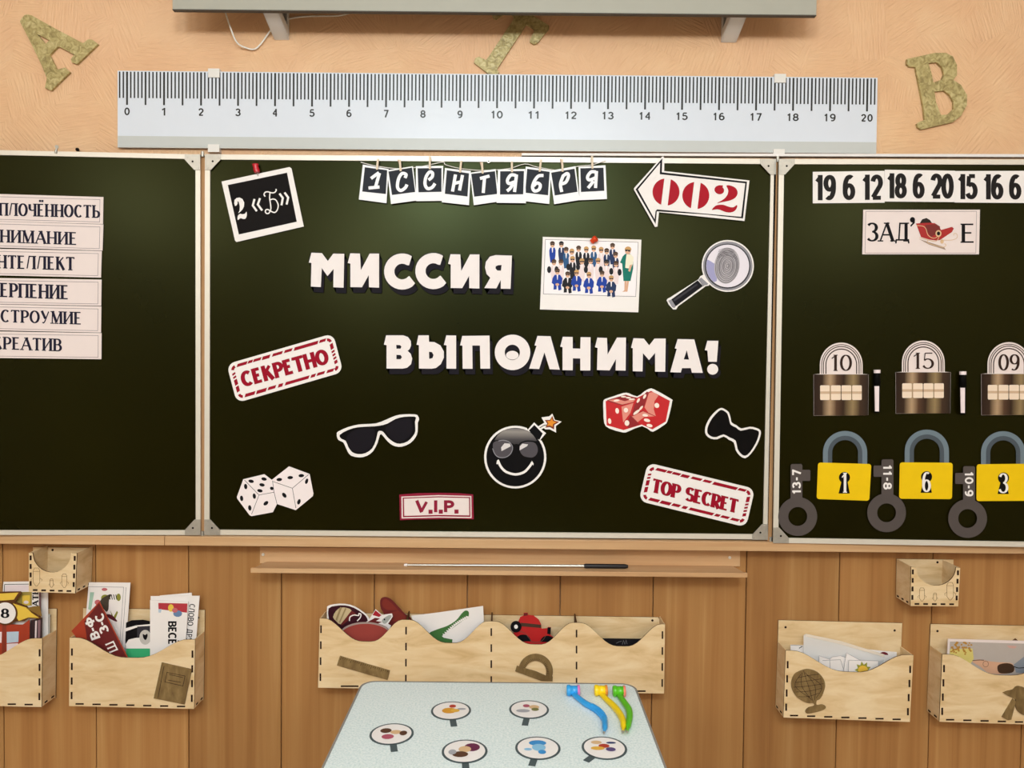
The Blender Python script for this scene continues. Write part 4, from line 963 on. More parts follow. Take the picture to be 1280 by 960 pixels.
# yellow padlocks
YEL = mat('yellow_card', 'EDC40E', .5, .15, var=.05, vscale=40); YLE = mat('shackle_blue_grey', '6C7C88', .45, .35); YLD = mat('shackle_dark_grey', '46505A', .45, .35); KHO = mat('keyhole_black', '0A0708', .6, .12)
def padlock(body, cx, top, kx, ky, digit, lab):
    x0, x1 = cx - 27.6, cx + 27.6; yb = body[0][1] + 3; cyy = top + 27
    outer = [(x0, yb)] + arc(cx, cyy, 27.6, 27, 180, 360, 22) + [(x1, yb + .6)]
    inner = [(cx + 16.2, yb + .6)] + arc(cx, cyy, 16.2, 15.6, 0, -180, 18) + [(cx - 16.2, yb)]
    r = thing('padlock_cutout', RIGHT.at(((body[2][0]+body[3][0])/2, body[2][1]), .002), lab, 'cutout', 'yellow padlock cut-outs')
    mb = MB(); mb.prism([outer + inner], RIGHT, .002, .0026, YLE); s_ = mb.build('shackle', r)
    mb = MB(); mb.flat([[(cx - 21.5, yb)] + arc(cx, cyy, 21.5, 21, 180, 360, 18) + [(cx + 21.5, yb)] + inner], RIGHT, .0028, YLD); mb.build('inner_shade_band', s_)
    f = quadmap(*body); rr = [f(u, v) for u, v in [(x/1.45, y) for x, y in rrect(1.45, 1, .07, 3)]]
    mb = MB(); mb.prism([rr], RIGHT, .0029, .0037, YEL); mb.build('lock_body', r)
    mb = MB(); mb.flat([arc(kx, ky, 7, 7, 125, 415, 16) + [(kx + 6.6, ky + 20), (kx - 7.4, ky + 20)]], RIGHT, .0039, KHO); mb.build('keyhole', r)
    mb = MB()
    hw = {'1': 3.4, '6': 4.6, '3': 5.2}[digit]
    write(mb, digit, (kx - hw, ky + 19), (kx + hw, ky + 19), (kx - hw, ky - 6), RIGHT, .0042, WHITEP, th=.13, tn=.06, serif=.1 if digit == '1' else 0); mb.build('numeral', r)
padlock([(1022.6,578.1),(1089.2,580),(1086.6,626),(1020.8,623.8)], 1056.4, 538.7, 1055.6, 596.9, '1', 'yellow paper padlock with number 1 (one) in its keyhole')
padlock([(1124.8,577.9),(1191,578.4),(1190,624),(1124,623.4)], 1158.6, 537, 1158.2, 596, '6', 'yellow paper padlock with number 6 (six) in its keyhole')
padlock([(1221,580.3),(1288,579.6),(1288,626),(1220.6,626.4)], 1254, 539, 1254.4, 597.5, '3', 'yellow paper padlock with number 3, at the right photo edge')
# grey keys
KEY = mat('key_grey_card', '544C4A', .6, .12, var=.06)
def key(cx, cy, R_, sx0, sx1, ytop, bit, txt, up, lab):
    a0 = math.degrees(math.acos((sx1 - cx)/R_)); a1 = math.degrees(math.acos((sx0 - cx)/R_))
    P = arc(cx, cy, R_, R_, -a0, 360 - a1, 36)
    bx0, bx1, by0, by1 = bit
    if bx0 > sx0: body = [(sx0, ytop+1.5), (sx0+1.5, ytop), (sx1-1.5, ytop), (sx1, ytop+1.5), (sx1, by0), (bx1-1, by0), (bx1, by0+1), (bx1, by1-1), (bx1-1, by1), (sx1, by1)]
    else: body = [(sx0, by1), (bx0+1, by1), (bx0, by1-1), (bx0, by0+1), (bx0+1, by0), (sx0, by0), (sx0, ytop+1.5), (sx0+1.5, ytop), (sx1-1.5, ytop), (sx1, ytop+1.5)]
    r = cut('key_cutout', P + body, lab, 'cutout', 'grey key cut-outs', pl=RIGHT, w0=.0045, m=KEY, holes=[ell(cx, cy, R_*.49, n=24)])
    mx = (sx0+sx1)/2; h = 5.4
    y0, y1 = ytop + 7.5, ytop + 37
    if up: A, B, C = (mx + h, y1), (mx + h, y0), (mx - h, y1)
    else: A, B, C = (mx - h, y0), (mx - h, y1), (mx + h, y0)
    text_layer(r, 'lettering', [(txt, A, B, C, WHITEP, dict(th=.22, tn=.2, gap=.2))], pl=RIGHT)
key(997.2, 645.6, 24.3, 988.3, 1003, 580, (1003, 1013, 587.3, 601.2), '13-7', True, 'grey paper key marked 13-7')
key(1108.3, 641, 24.2, 1102, 1116.8, 574.2, (1092, 1102, 582, 596), '11-8', False, 'grey paper key marked 11-8')
key(1209.6, 648.2, 24.2, 1204, 1218.8, 582.8, (1194, 1204, 591.2, 605), '10-9', False, 'grey paper key marked 10-9')

# ================================================================== plywood wall pockets
def yshift(P, d): return [p + Vector((0, d, 0)) for p in P]
TH = .003
def wave(TL, TR, valleys, plate):
    """top edge from TL to TR with smooth valleys; valleys = [(x_left_peak, x_valley, x_right_peak, depth_px)]"""
    pts = []
    for (xa, xv, xb, dep) in valleys:
        n = 22
        for i in range(n + 1):
            x = xa + (xb - xa)*i/n
            t = (x - xa)/(xv - xa) if x < xv else (xb - x)/(xb - xv)
            t = max(0, min(1, 1.1*(t - plate)/(1 - plate))); s = 1 - (1 - t*t*(3 - 2*t))**1.25
            u = (x - TL[0])/(TR[0] - TL[0]); pts.append((x, TL[1] + u*(TR[1]-TL[1]) + dep*s))
    out = [pts[0]]
    for p in pts[1:]:
        if p[0] - out[-1][0] > .05: out.append(p)
    return out
def pocket(name, label, cat, front, top, depth, back, back_holes, slots, sides_top=None, dividers=()):
    """front = TL,TR,BR,BL pixels of the front board; top = its top edge; back = pixels of the taller back board"""
    TLp, TRp, BRp, BLp = front
    fpl = vplane(-.0165 - depth); bpl = vplane(-.0165)
    r = thing(name, bpl.at(((BLp[0]+BRp[0])/2, (BLp[1]+BRp[1])/2)), label, cat, 'plywood wall pockets')
    mb = MB(); mb.prism([back], bpl, -TH, 0, PLY, PLYE); mb.build('back_board', r)
    mb = MB()
    for h in back_holes: mb.flat([ell(h[0], h[1], 1.5, n=10)], bpl, .0004, PLYD)
    if back_holes: mb.build('screw_holes', r)
    mb = MB(); mb.prism([top + [BRp, BLp]], fpl, -TH, 0, PLY, PLYE); fb = mb.build('front_board', r)
    P = {k: fpl.at(v) for k, v in zip('abcd', front)}
    lt, rtp = fpl.at(top[0]), fpl.at(top[-1])
    d = depth - TH
    for t_, b_, sgn in ((lt, P['d'], 1), (rtp, P['c'], -1)):
        q = [t_ + Vector((0, TH, 0)), b_ + Vector((0, TH, 0)), b_ + Vector((0, TH + d, 0)), t_ + Vector((0, TH + d, sides_top or 0))]
        s_ = Vector((sgn*TH, 0, 0)); e_ = Vector((sgn*.0002, 0, 0))
        mb = MB(); mb.hexa([p + e_ for p in q], [p + s_ for p in q], PLY); o = mb.build('side_board', r)
        mb = MB()
        n = 2 if depth < .07 else 3
        for k in range(n):
            f0 = (k + .35)/n; f1 = (k + .75)/n; zz = .006
            x_ = -sgn*.0006
            q2 = [b_ + Vector((x_, TH + d*f0, .004)), b_ + Vector((x_, TH + d*f1, .004)), b_ + Vector((x_, TH + d*f1, .008)), b_ + Vector((x_, TH + d*f0, .008))]
            mb.hexa(q2, [p + Vector((sgn*.001, 0, 0)) for p in q2], PLYD)
        mb.build('tenon_ends', o)
    q = [P['d'] + Vector((.001, TH, .0045)), P['c'] + Vector((-.001, TH, .0045)), P['c'] + Vector((-.001, depth, .0045)), P['d'] + Vector((.001, depth, .0045))]
    mb = MB(); mb.hexa(q, [p + Vector((0, 0, TH)) for p in q], PLY); mb.build('bottom_board', r)
    for xp, yt in dividers:
        t_ = fpl.at((xp, yt)); zb = P['d'].z + .0075; s_ = Vector((TH/2, 0, 0))
        q = [t_ + Vector((0, TH, -.001)), Vector((t_.x, t_.y + TH, zb)), Vector((t_.x, t_.y + depth, zb)), t_ + Vector((0, depth, .004))]
        mb = MB(); mb.hexa([p - s_ for p in q], [p + s_ for p in q], PLYE); mb.build('divider', r)
    for (x, y, w_, h_) in slots:
        mb = MB(); mb.prism([[(x-w_/2, y-h_/2), (x+w_/2, y-h_/2), (x+w_/2, y+h_/2), (x-w_/2, y+h_/2)]], fpl, -.001, .0005, PLYD); mb.build('tenon_end', fb)
    return r, fpl, bpl
def frame_slots(front, nv, nh, off=3.0, lh=10.2, lv=9.0, top_y=9, skip_left=False):
    TLp, TRp, BRp, BLp = front; S = []
    for i in range(nv):
        t = (i + .5)/nv
        for a, b, s in ((TLp, BLp, 1), (TRp, BRp, -1)):
            y = a[1] + top_y + (b[1] - a[1] - top_y - 4)*t; u = (y - a[1])/(b[1] - a[1]); x = a[0] + (b[0]-a[0])*u + s*off
            S.append((x, y, 2.2, lv))
    for i in range(nh):
        t = (i + .55)/(nh + .1); S.append((BLp[0] + (BRp[0]-BLp[0])*(t*.96 + .01), BLp[1] + (BRp[1]-BLp[1])*t - 2.8, lh, 1.9))
    return S
def emblem(r, fpl, loops, label, name='emblem'):
    mb = MB(); mb.prism(loops, fpl, 0, .0035, EMBL); o = mb.build(name, r, bevel=.0004); o['label'] = label
    return o
ENG = mat('engraved_line', '6E4A2C', .7, .1)

# pocket with the book emblem
fr = [(87, 797), (243.8, 799.5), (242.5, 886.2), (86.3, 882.5)]
r, fpl, bpl = pocket('wall_pocket', 'plywood wall pocket with a dark wooden book emblem on its front', 'pocket', fr, wave(fr[0], fr[1], [(87, 164.5, 243.8, 24)], .12), .061,
  [(104, 760.2), (256, 762.5), (254.4, 875), (102.5, 872)], [(247.6, 772)], frame_slots(fr, 4, 7))
c = crop(0, 720, 4)
bk = emblem(r, fpl, [c((808,434),(958,468),(922,643),(768,612))], 'dark stained wooden book', 'book_emblem')
mb = MB()
for P in (c((835,482),(925,500),(915,550),(825,530)), c((820,450),(790,610)), c((845,492),(915,508)), c((840,520),(905,532))):
    for q in stroke(P, .6, len(P) == 4): mb.flat([q], fpl, .0037, PLYD)
mb.build('engraving', bk)
# pocket cut by the left photo edge
fr = [(-104.5, 796), (52.6, 798), (52, 883.8), (-104, 880.5)]
r, fpl, bpl = pocket('wall_pocket', 'plywood wall pocket cut off by the left photo edge', 'pocket', fr, wave(fr[0], fr[1], [(-104.5, -27, 52.6, 26)], .12), .061,
  [(-82, 759), (70.8, 761), (69.4, 872.5), (-83, 869.5)], [(62, 770)], frame_slots(fr, 4, 7))
# four-part pocket
fr = [(399.6, 773), (831.3, 780.4), (830, 867), (397.6, 859.6)]
V = [(399.6, 459, 507.5, 28), (507.5, 563.5, 614.3, 28), (614.3, 670, 720.8, 28), (720.8, 778, 831.3, 28.5)]
sl = []
for x, dx in ((401.2, -.5), (507.6, -.2), (614.1, 0), (720.7, 0), (828.1, -.2)):
    for k in range(4): yb = 773 + (x - 399.6)*.0171 + 13.5 + 20*k; sl.append((x + dx*k*.5, yb, 1.9, 9.5))
for x in (437, 543, 650, 757, 796): sl.append((x, 861 - 3.8 + (x - 399)*.0171, 22, 1.9))
r, fpl, bpl = pocket('wall_pocket', 'long plywood wall pocket with four scalloped compartments behind the table', 'pocket', fr, wave(fr[0], fr[1], V, .1), .061,
  [(407.5, 766), (822.5, 771.6), (829.5, 781), (829, 858), (402, 851), (402.5, 775)], [(815.5, 775.6)], sl, dividers=[(507.5, 775), (614.3, 776.8), (720.8, 778.6)])
c = crop(390, 740, 8)
e_ = emblem(r, fpl, [c((278,642),(778,788),(755,880),(248,735))], 'dark stained wooden ruler', 'ruler_emblem')
mb = MB()
for i in range(24):
    t = .03 + i*.0405; a_ = (278 + 500*t, 642 + 146*t); L_ = .36 if i % 5 == 0 else .2
    q = c((a_[0], a_[1] + 4), (a_[0] - 30*L_, a_[1] + 92*L_))
    for s in stroke(q, .45): mb.flat([s], fpl, .0037, PLYD)
mb.build('engraving', e_)
c = crop(500, 740, 6.4)
half = arc(1085, 635, 138, 138, 193, 378, 22)
e_ = emblem(r, fpl, [c([(922,635),(935,592),(952,597)] + half[2:] + [(1222,680),(1220,715),(1130,712)]), c([(1000,612)] + arc(1085, 640, 86, 88, 205, 372, 14) + [(1168,672),(1090,638)])], 'dark stained wooden protractor', 'protractor_emblem')
mb = MB()
for a_ in range(200, 372, 8):
    A = math.radians(a_)
    for s in stroke(c((1085 + 90*math.cos(A), 638 + 92*math.sin(A)), (1085 + 104*math.cos(A), 637 + 106*math.sin(A))), .4): mb.flat([s], fpl, .0037, PLYD)
mb.build('engraving', e_)
# pocket with the globe
c = crop(960, 770, 6.74)
fr = c((150,290),(1225,330),(1195,893),(130,855))
r, fpl, bpl = pocket('wall_pocket', 'plywood wall pocket with a dark wooden globe emblem on its front', 'pocket', fr, wave(fr[0], fr[1], [(fr[0][0], c(700,0)[0], fr[1][0], 24)], .12), .061,
  c((88,35),(1130,60),(1100,790),(70,765)), [c(148,95), c(1067,122)], frame_slots(fr, 4, 7))
e_ = emblem(r, fpl, [c(smooth([(250,475),(300,455),(350,450),(420,475),(468,530),(482,590),(462,660),(445,690),(430,705),(410,715),(412,752),(460,748),(488,765),(470,790),(400,812),(330,822),(318,800),(345,772),(392,758),(380,735),(330,733),(250,690),(205,620),(198,560),(220,500)], True, 3))], 'dark stained wooden globe on a stand', 'globe_emblem')
mb = MB()
for k in (-80, -40, 0, 40, 80):
    for s in stroke(c(smooth([(340 - 40 + k*.3, 460 + abs(k)*.4), (340 + k*1.4, 590), (340 + 40 + k*.3, 725 - abs(k)*.4)], False, 4)), .5): mb.flat([s], fpl, .0037, PLYD)
    for s in stroke(c(smooth([(215 + abs(k)*.5, 600 + k), (340, 590 + k*1.1), (468 - abs(k)*.5, 570 + k)], False, 4)), .5): mb.flat([s], fpl, .0037, PLYD)
mb.build('engraving', e_)
# pocket cut by the right photo edge
c = crop(1150, 775, 7)
fr = c((195,300),(1300,326),(1285,925),(170,890))
r, fpl, bpl = pocket('wall_pocket', 'plywood wall pocket with a dark wooden bird emblem at the right photo edge', 'pocket', fr, wave(fr[0], fr[1], [(fr[0][0], c(745,0)[0], fr[1][0], 24.5)], .12), .061,
  c((93,35),(1170,55),(1150,800),(66,790)), [c(153,97), c(1110,120)], frame_slots(fr, 4, 7))
e_ = emblem(r, fpl, [c(smooth([(728,638),(815,612),(835,590),(870,580),(930,600),(990,640),(1050,720),(1080,790),(1040,850),(960,850),(890,825),(850,790),(835,745),(838,705),(820,685)], True, 2))], 'dark stained wooden bird', 'bird_emblem')
emblem(r, fpl, [c((815,690),(840,712),(800,872),(770,878),(720,850))], 'dark stained wooden wing', 'wing_emblem')

# small pencil cups on the wall
def cup(label, cc, front, uxy, back, hole, marks, flip):
    x0, x1, ym = uxy
    TLp, TRp, BRp, BLp = [cc(*p) for p in front]
    a_, b_ = cc(*x0), cc(*x1); mid = cc((x0[0]+x1[0])/2, ym)
    u = [( (a_[0]+b_[0])/2 - (b_[0]-a_[0])/2*math.cos(math.radians(t)), (a_[1]+b_[1])/2 + (mid[1]-a_[1])*math.sin(math.radians(t))) for t in range(0, 181, 12)]
    front = [TLp, TRp, BRp, BLp]; S = []
    for k in range(4):
        for A, B, s in ((TLp, BLp, 2.2), (TRp, BRp, -2.4)):
            t = (k + .6)/4.6; S.append((A[0] + (B[0]-A[0])*t + s, A[1] + (B[1]-A[1])*t, 2.4, 6))
    for k in range(5): t = (k + .75)/5.5; S.append((BLp[0] + (BRp[0]-BLp[0])*t, BLp[1] + (BRp[1]-BLp[1])*t - 2.6, 5.8, 2.1))
    r, fpl, bpl = pocket('pencil_cup', label, 'cup', front, [TLp] + u + [TRp], .075, [cc(*p) for p in back], [cc(*hole)], S)
    mb = MB()
    for (x, y, w_, h_) in marks:
        P = [cc(*p) for p in ((x-w_, y-h_*.7), (x-w_*.6, y-h_), (x+w_*.6, y-h_), (x+w_, y-h_*.7), (x+w_, y+h_*.6), (x+w_*.25, y+h_), (x-w_*.25, y+h_), (x-w_, y+h_*.6))]
        for s in stroke(P, .45, True): mb.flat([s], fpl, .0003, ENG)
        for s in stroke([cc(x-w_, y-h_*.62), cc(x+w_, y-h_*.62)], .4): mb.flat([s], fpl, .0003, ENG)
        for dx in (-1, 1):
            for s in stroke([cc(x+dx*w_, y+h_*.1), cc(x+dx*w_*1.7, y+h_*.3), cc(x+dx*w_*1.5, y+h_*.5)], .35): mb.flat([s], fpl, .0003, ENG)
    mb.build('engraving', r)
c = crop(0, 670, 8)
cup('small plywood pencil cup on the wall below the left board leaf', c, [(288,168),(768,172),(752,573),(288,560)], ((328,168),(712,176),360), [(330,112),(912,118),(905,505),(330,490)], (526,140), [(365,410,33,90),(515,472,16,42),(643,448,25,68)], False)
c = crop(1090, 680, 8)
cup('small plywood pencil cup on the wall below the right board leaf', c, [(392,228),(882,238),(862,624),(385,620)], ((440,230),(840,238),412), [(248,150),(815,156),(805,540),(245,528)], (655,183), [(782,472,33,88),(500,505,25,66),(630,530,16,40)], True)

# ================================================================== things standing in the pockets
def slip(name, P, label, cat, y, t=.0012, m=None, group=None):
    """an upright card at depth y (negative, from the wall) whose visible outline is P"""
    pl = vplane(y)
    r = cut(name, P, label, cat, group, pl=pl, w0=0, t=t, m=m)
    return r, pl
RW = mat('card_red', 'A8402A', .5, .15); RM = mat('card_maroon', '6A2626', .5, .15); GRN = mat('card_green', '3FAE77', .5, .15); YLW = mat('badge_yellow', 'E6C24E', .5, .15); BRN = mat('badge_brown', '5E3A1E', .5, .15)
PLW = mat('pale_pink_field', 'EAD9DC', .5, .15); OLV = mat('leaf_olive', '8A8A3A', .5, .15); RSE = mat('rose_print', 'C46A70', .5, .15); SKB = mat('pale_blue_print', 'B9CADB', .5, .15)
# --- left edge pocket
c = crop(0, 720, 10.667)
r, pl = slip('game_card', c((45,78),(640,70),(640,1100),(-20,1100)), 'white-bordered pale card standing at the back of the left edge pocket', 'card', -.030)
layer(r, 'inner_frame', pen(c((62,112),(620,105)), .7, BLACKP) + pen(c((62,112),(50,300)), .7, BLACKP) + [([c((75,125),(420,122),(420,200),(62,205))], PLW)], pl=pl)
r, pl = slip('word_card', c((205,205),(530,195),(545,1100),(200,1100)), 'card with vertical black lettering АТЬ in the left edge pocket', 'card', -.038, m=WHITEP)
layer(r, 'picture', [([c((215,215),(425,210),(425,395),(215,395))], mat('khaki_print', 'A8934A', .5, .15)), ([c((295,260),(400,255),(395,390),(300,390))], YLW), ([c(ell(348, 350, 34, 22, 14))], PLW), ([c((520,215),(545,215),(548,1000),(523,1000))], mat('purple_edge', '6B4A52', .5, .15))], pl=pl)
text_layer(r, 'lettering', [('АТЬ', c(512,400), c(512,190), c(432,400), BLACKP, dict(th=.26, tn=.14, serif=.16, gap=.2))], pl=pl)
r, pl = slip('striped_card', c((405,590),(560,560),(552,1100),(400,1100)), 'dark striped card standing beside the star badge in the left edge pocket', 'card', -.044, m=mat('stripe_dark', '3A2A2C', .5, .15))
layer(r, 'stripes', [([c((470,600),(492,595),(480,1050),(458,1050))], PLW), ([c((505,590),(540,580),(530,1050),(500,1050))], mat('mauve_print', '8A6A70', .5, .15))], pl=pl)
r, pl = slip('grey_card', c((560,515),(668,505),(660,900),(556,900)), 'small grey printed card at the right end of the left edge pocket', 'card', -.027, m=mat('grey_paper', 'B9B5AE', .5, .15))
layer(r, 'print', [([c((570,555),(640,548),(640,590),(575,600))], DGREYP), ([c((575,610),(640,600),(635,628),(580,632))], BLACKP)], pl=pl)
r, pl = slip('star_badge', c((-40,210),(275,205),(290,225),(200,345),(360,400),(395,450),(560,560),(510,575),(380,560),(330,600),(-40,620)), 'yellow star-shaped badge with a white disc numbered 8', 'badge', -.052, m=BRN)
layer(r, 'yellow_points', [([c((-30,235),(245,222),(185,315),(60,325),(-30,330))], YLW), ([c((175,365),(350,420),(420,490),(520,558),(380,552),(250,600),(200,520))], YLW), ([c((350,430),(440,405),(530,400),(560,545),(440,480))], mat('point_shadow_print', '8A6A34', .5, .15))], pl=pl)
mb = MB(); mb.prism([c(ell(72, 498, 160, 158, 32))], pl, r['_w'], r['_w'] + .001, BRN); mb.build('disc_rim', r); r['_w'] += .001
layer(r, 'white_disc', [([c(ell(68, 494, 142, 142, 30))], WHITEP)], pl=pl)
text_layer(r, 'numeral', [('8', c(22,560), c(112,560), c(22,435), BLACKP, dict(th=.3, tn=.12))], pl=pl)
r, pl = slip('house_card', c((-40,640),(300,650),(395,580),(390,1060),(-40,1080)), 'red-brown card with white panels standing below the star badge', 'card', -.049, m=RW)
layer(r, 'panels', [([c((90,745),(250,740),(245,880),(90,895))], SKB), ([c((-40,745),(25,745),(20,890),(-40,890))], PLW), ([c((90,905),(240,895),(240,1040),(90,1040))], PLW), ([c((30,650),(85,650),(75,1060),(25,1060))], mat('post_brown', '8A3A2A', .5, .15))], pl=pl)
# --- pocket with the book emblem
c = crop(80, 715, 7.11)
r, pl = slip('picture_card', c((220,92),(590,95),(540,790),(165,760)), 'tall white card with a flower drawing at the left of the book-emblem pocket', 'card', -.032)
it = pen(c((215,130),(530,135),(492,700)), .5, GREYP) + pen(c((552,135),(512,700)), .5, GREYP) + [([c((232,180),(268,180),(240,340),(215,330))], mat('mint_print', 'A6C6B4', .5, .15))]
it += [([c(ell(360, 155, 26, 14, 10))], RSE), ([c(ell(300, 270, 28, 24, 12))], RSE), ([c(ell(365, 230, 36, 30, 12))], OLV), ([c(smooth([(320,260),(380,210),(420,200),(400,250),(395,330),(370,350)], True, 3))], mat('stem_dark_print', '4A4238', .5, .15)), ([c((410,340),(440,400),(470,345),(480,360),(455,420),(430,410))], OLV), ([c(smooth([(370,380),(420,380),(470,430),(460,440),(400,410)], True, 3))], mat('maroon_print', '5C2430', .5, .15)), ([c(ell(485, 225, 20, 34, 10))], OLV)]
for k in range(4): it += pen(c((400 + k*20, 200), (410 + k*20, 245)), 1.0, BLACKP)
layer(r, 'drawing', it, pl=pl)
r, pl = slip('letter_card', c((315,262),(570,765),(330,880),(200,700),(65,525)), 'tilted red and maroon card lettered В-Ф З-С Ш', 'card', -.058, m=RW)
layer(r, 'maroon_half', [([c((312,275),(560,765),(330,870),(205,600),(180,440))], RM)], pl=pl)
text_layer(r, 'lettering', [('В-Ф', c(322,580), c(255,395), c(245,608), WHITEP, dict(th=.26, tn=.2, gap=.12)), ('З-С', c(400,520), c(345,360), c(325,552), WHITEP, dict(th=.26, tn=.2, gap=.12)), ('Ш', c(480,690), c(440,610), c(405,722), WHITEP, dict(th=.16, tn=.14, serif=.1))], pl=pl)
r, pl = slip('disc_card', c(smooth([(545,780),(545,600),(552,450),(600,430),(700,425),(775,440),(775,780)], True, 1)), 'black, white and green printed card in the middle of the book-emblem pocket', 'card', -.040, m=BLACKP)
layer(r, 'print', [([c(smooth([(545,500),(640,475),(775,462),(775,480),(640,495),(545,530)], True, 1))], WHITEP), ([c([(552,780),(548,640),(575,600),(640,585),(775,580),(775,780)])], WHITEP), ([c((552,680),(775,680),(775,790),(552,790))], GRN), ([c((650,485),(775,478),(775,580),(650,585))], DGREYP), ([c(ell(722, 580, 52, 66, 20))], mat('silver_print', 'C4C0BC', .5, .15)), ([c(smooth([(700,550),(720,560),(740,548),(742,575),(725,605),(705,585)], True, 3))], BLACKP)], pl=pl)
c3 = c
for k, (P, lab) in enumerate(((c((850,210),(1135,185),(1140,600),(850,640)), 'rearmost white booklet in the right half of the book-emblem pocket'), (c((770,215),(1205,212),(1165,720),(765,780)), 'white booklet with the vertical title СЛОВО ДРУ in the book-emblem pocket'), (c((765,250),(1104,266),(1076,700),(765,770)), 'front white booklet with a red picture and vertical ВЕСЁ'))):
    r, pl = slip('booklet', P, lab, 'booklet', (-.030, -.036, -.044)[k], t=.002, group='booklets in the book-emblem pocket')
    if k == 1:
        text_layer(r, 'lettering', [('СЛОВО ДРУ', c(1115,285), c(1082,615), c(1166,288), BLACKP, dict(th=.15, tn=.13, gap=.18))], pl=pl)
    if k == 2:
        layer(r, 'picture', [([c((838,275),(1098,280),(1093,362),(840,330))], mat('booklet_red', 'B23A44', .5, .15)), ([c((838,330),(868,330),(860,362),(840,360))], SKB), ([c(ell(950, 320, 26, 34, 10))], YLW), ([c(ell(1010, 370, 40, 30, 10))], mat('booklet_blue', '6A86AE', .5, .15)), ([c(ell(985, 340, 26, 22, 10))], RSE)], pl=pl)
        text_layer(r, 'lettering', [('ВЕСЁ', c(925,440), c(925,640), c(1000,440), BLACKP, dict(th=.22, tn=.18, gap=.14))], pl=pl)
# --- four-part pocket
c = crop(390, 740, 8)
r, pl = slip('brush_cutout', c(smooth([(150,165),(158,140),(220,122),(330,118),(430,145),(520,205),(565,250),(590,330),(580,480),(300,480),(180,400),(152,270)], True, 2)), 'paper cut-out of a shaving brush on dark ground in the first compartment', 'cutout', -.036)
layer(r, 'print', [([c(smooth([(165,165),(240,138),(330,134),(420,158),(510,215),(550,260),(560,330),(540,470),(300,460),(190,380),(168,270)], True, 2))], mat('dark_plum', '3A1420', .5, .15)), ([c(smooth([(240,190),(290,155),(350,160),(395,185),(350,245),(290,325),(240,290),(210,250)], True, 2))], mat('bristle', 'C9B48E', .5, .15)), ([c((395,185),(440,215),(380,270),(300,335),(285,325),(345,250))], RM)] + pen(c(smooth([(375,290),(380,250),(420,230),(465,235),(470,215),(490,225),(480,260),(450,290)], False, 3)), 1.4, WHITEP) + [([c((280,150),(300,155),(250,290),(235,275))], mat('bristle_dark', '9C8660', .5, .15)), ([c((330,160),(345,165),(280,310),(270,300))], MATS['bristle_dark'])], pl=pl)
r, pl = slip('boot_cutout', c(smooth([(680,110),(690,65),(730,50),(780,65),(830,110),(880,165),(930,220),(990,260),(985,330),(900,420),(700,420),(690,300),(720,220),(690,170)], True, 2)), 'maroon boot-shaped cut-out leaning in the first compartment', 'cutout', -.031, m=RM)
layer(r, 'print', [([c(smooth([(700,110),(712,80),(740,70),(790,105),(860,180),(840,180),(760,180),(710,150)], True, 2))], mat('boot_light', '7E3028', .5, .15)), ([c((760,215),(860,185),(920,230),(960,270),(900,300),(780,290))], MATS['boot_light'])], pl=pl)
r, pl = slip('tie_cutout', c((600,230),(635,172),(700,230),(800,215),(808,245),(760,320),(790,335),(760,440),(520,440),(480,330),(560,290)), 'red and grey paper cut-out with white edge in the first compartment', 'cutout', -.042)
layer(r, 'print', [([c((605,230),(635,182),(695,232),(670,250))], mat('tie_red', 'A82430', .5, .15)), ([c((555,300),(630,258),(680,265),(640,290),(700,300),(620,330))], RM), ([c(smooth([(700,280),(760,235),(790,232),(790,255),(745,310),(715,315)], True, 3))], mat('cool_grey_print', 'A9ACA8', .5, .15)), ([c(ell(725, 275, 8, 10, 8))], BLACKP)], pl=pl)
r, pl = slip('red_disc', c(ell(535, 430, 262, 130, 30)), 'dull red rounded cut-out at the front of the first compartment', 'cutout', -.060, m=mat('dull_red', '96403A', .5, .15))
layer(r, 'rim', [([c(arc(535, 430, 262, 130, 200, 340, 18) + arc(535, 440, 250, 122, 338, 202, 18))], mat('rim_grey', 'A08E8A', .5, .15))], pl=pl)
c = crop(500, 740, 6.4)
r, pl = slip('crocodile_sheet', c((88,190),(300,165),(665,112),(680,450),(200,470)), 'white sheet with a long green toothed shape in the second compartment', 'sheet', -.040)
it = [([c(smooth([(232,330),(300,298),(380,270),(450,225),(495,170),(525,148),(550,160),(545,205),(510,225),(450,268),(380,320),(345,345),(345,362),(420,380),(415,440),(300,440),(240,380)], True, 3))], mat('crocodile_green', '45733E', .5, .15))]
for k in range(14):
    t = k/13; x, y = 540 - t*185, 200 + t*142 - 14*math.sin(t*3.1); it.append(([c((x-15, y-9), (x+12, y-4), (x-4, y+14))], WHITEP))
it += [([c((420,375),(490,372),(545,330),(555,325),(560,440),(415,440))], WHITEP), ([c((335,352),(365,335),(425,372),(410,378),(350,366))], WHITEP)]
layer(r, 'green_print', it, pl=pl)
CRED = mat('car_red', 'B51E20', .45, .35)
r, pl = slip('toy_car_cutout', c([(940,300),(945,240),(962,200),(990,188),(988,168),(1022,165),(1024,182),(1070,190),(1110,220),(1130,260),(1132,295),(1178,290),(1185,280),(1208,282),(1205,345),(1225,360),(1225,480),(920,480),(900,340)]), 'red paper toy car with black wheels in the third compartment', 'cutout', -.048, m=CRED)
layer(r, 'print', [([c((965,245),(1130,262),(1128,288),(970,275))], mat('car_band', '4A342A', .5, .15)), ([c((1180,284),(1208,284),(1205,340),(1178,335))], BLACKP), ([c((990,170),(1022,168),(1022,188),(990,192))], RM), ([c(arc(985, 395, 62, 55, 180, 360, 14))], BLACKP), ([c(arc(1180, 400, 58, 50, 180, 360, 14))], BLACKP)] + pen(c(smooth([(940,310),(1000,330),(1040,380),(1060,400),(1130,395),(1170,345)], False, 3)), .7, mat('car_line', '6A4A44', .5, .15)), pl=pl)
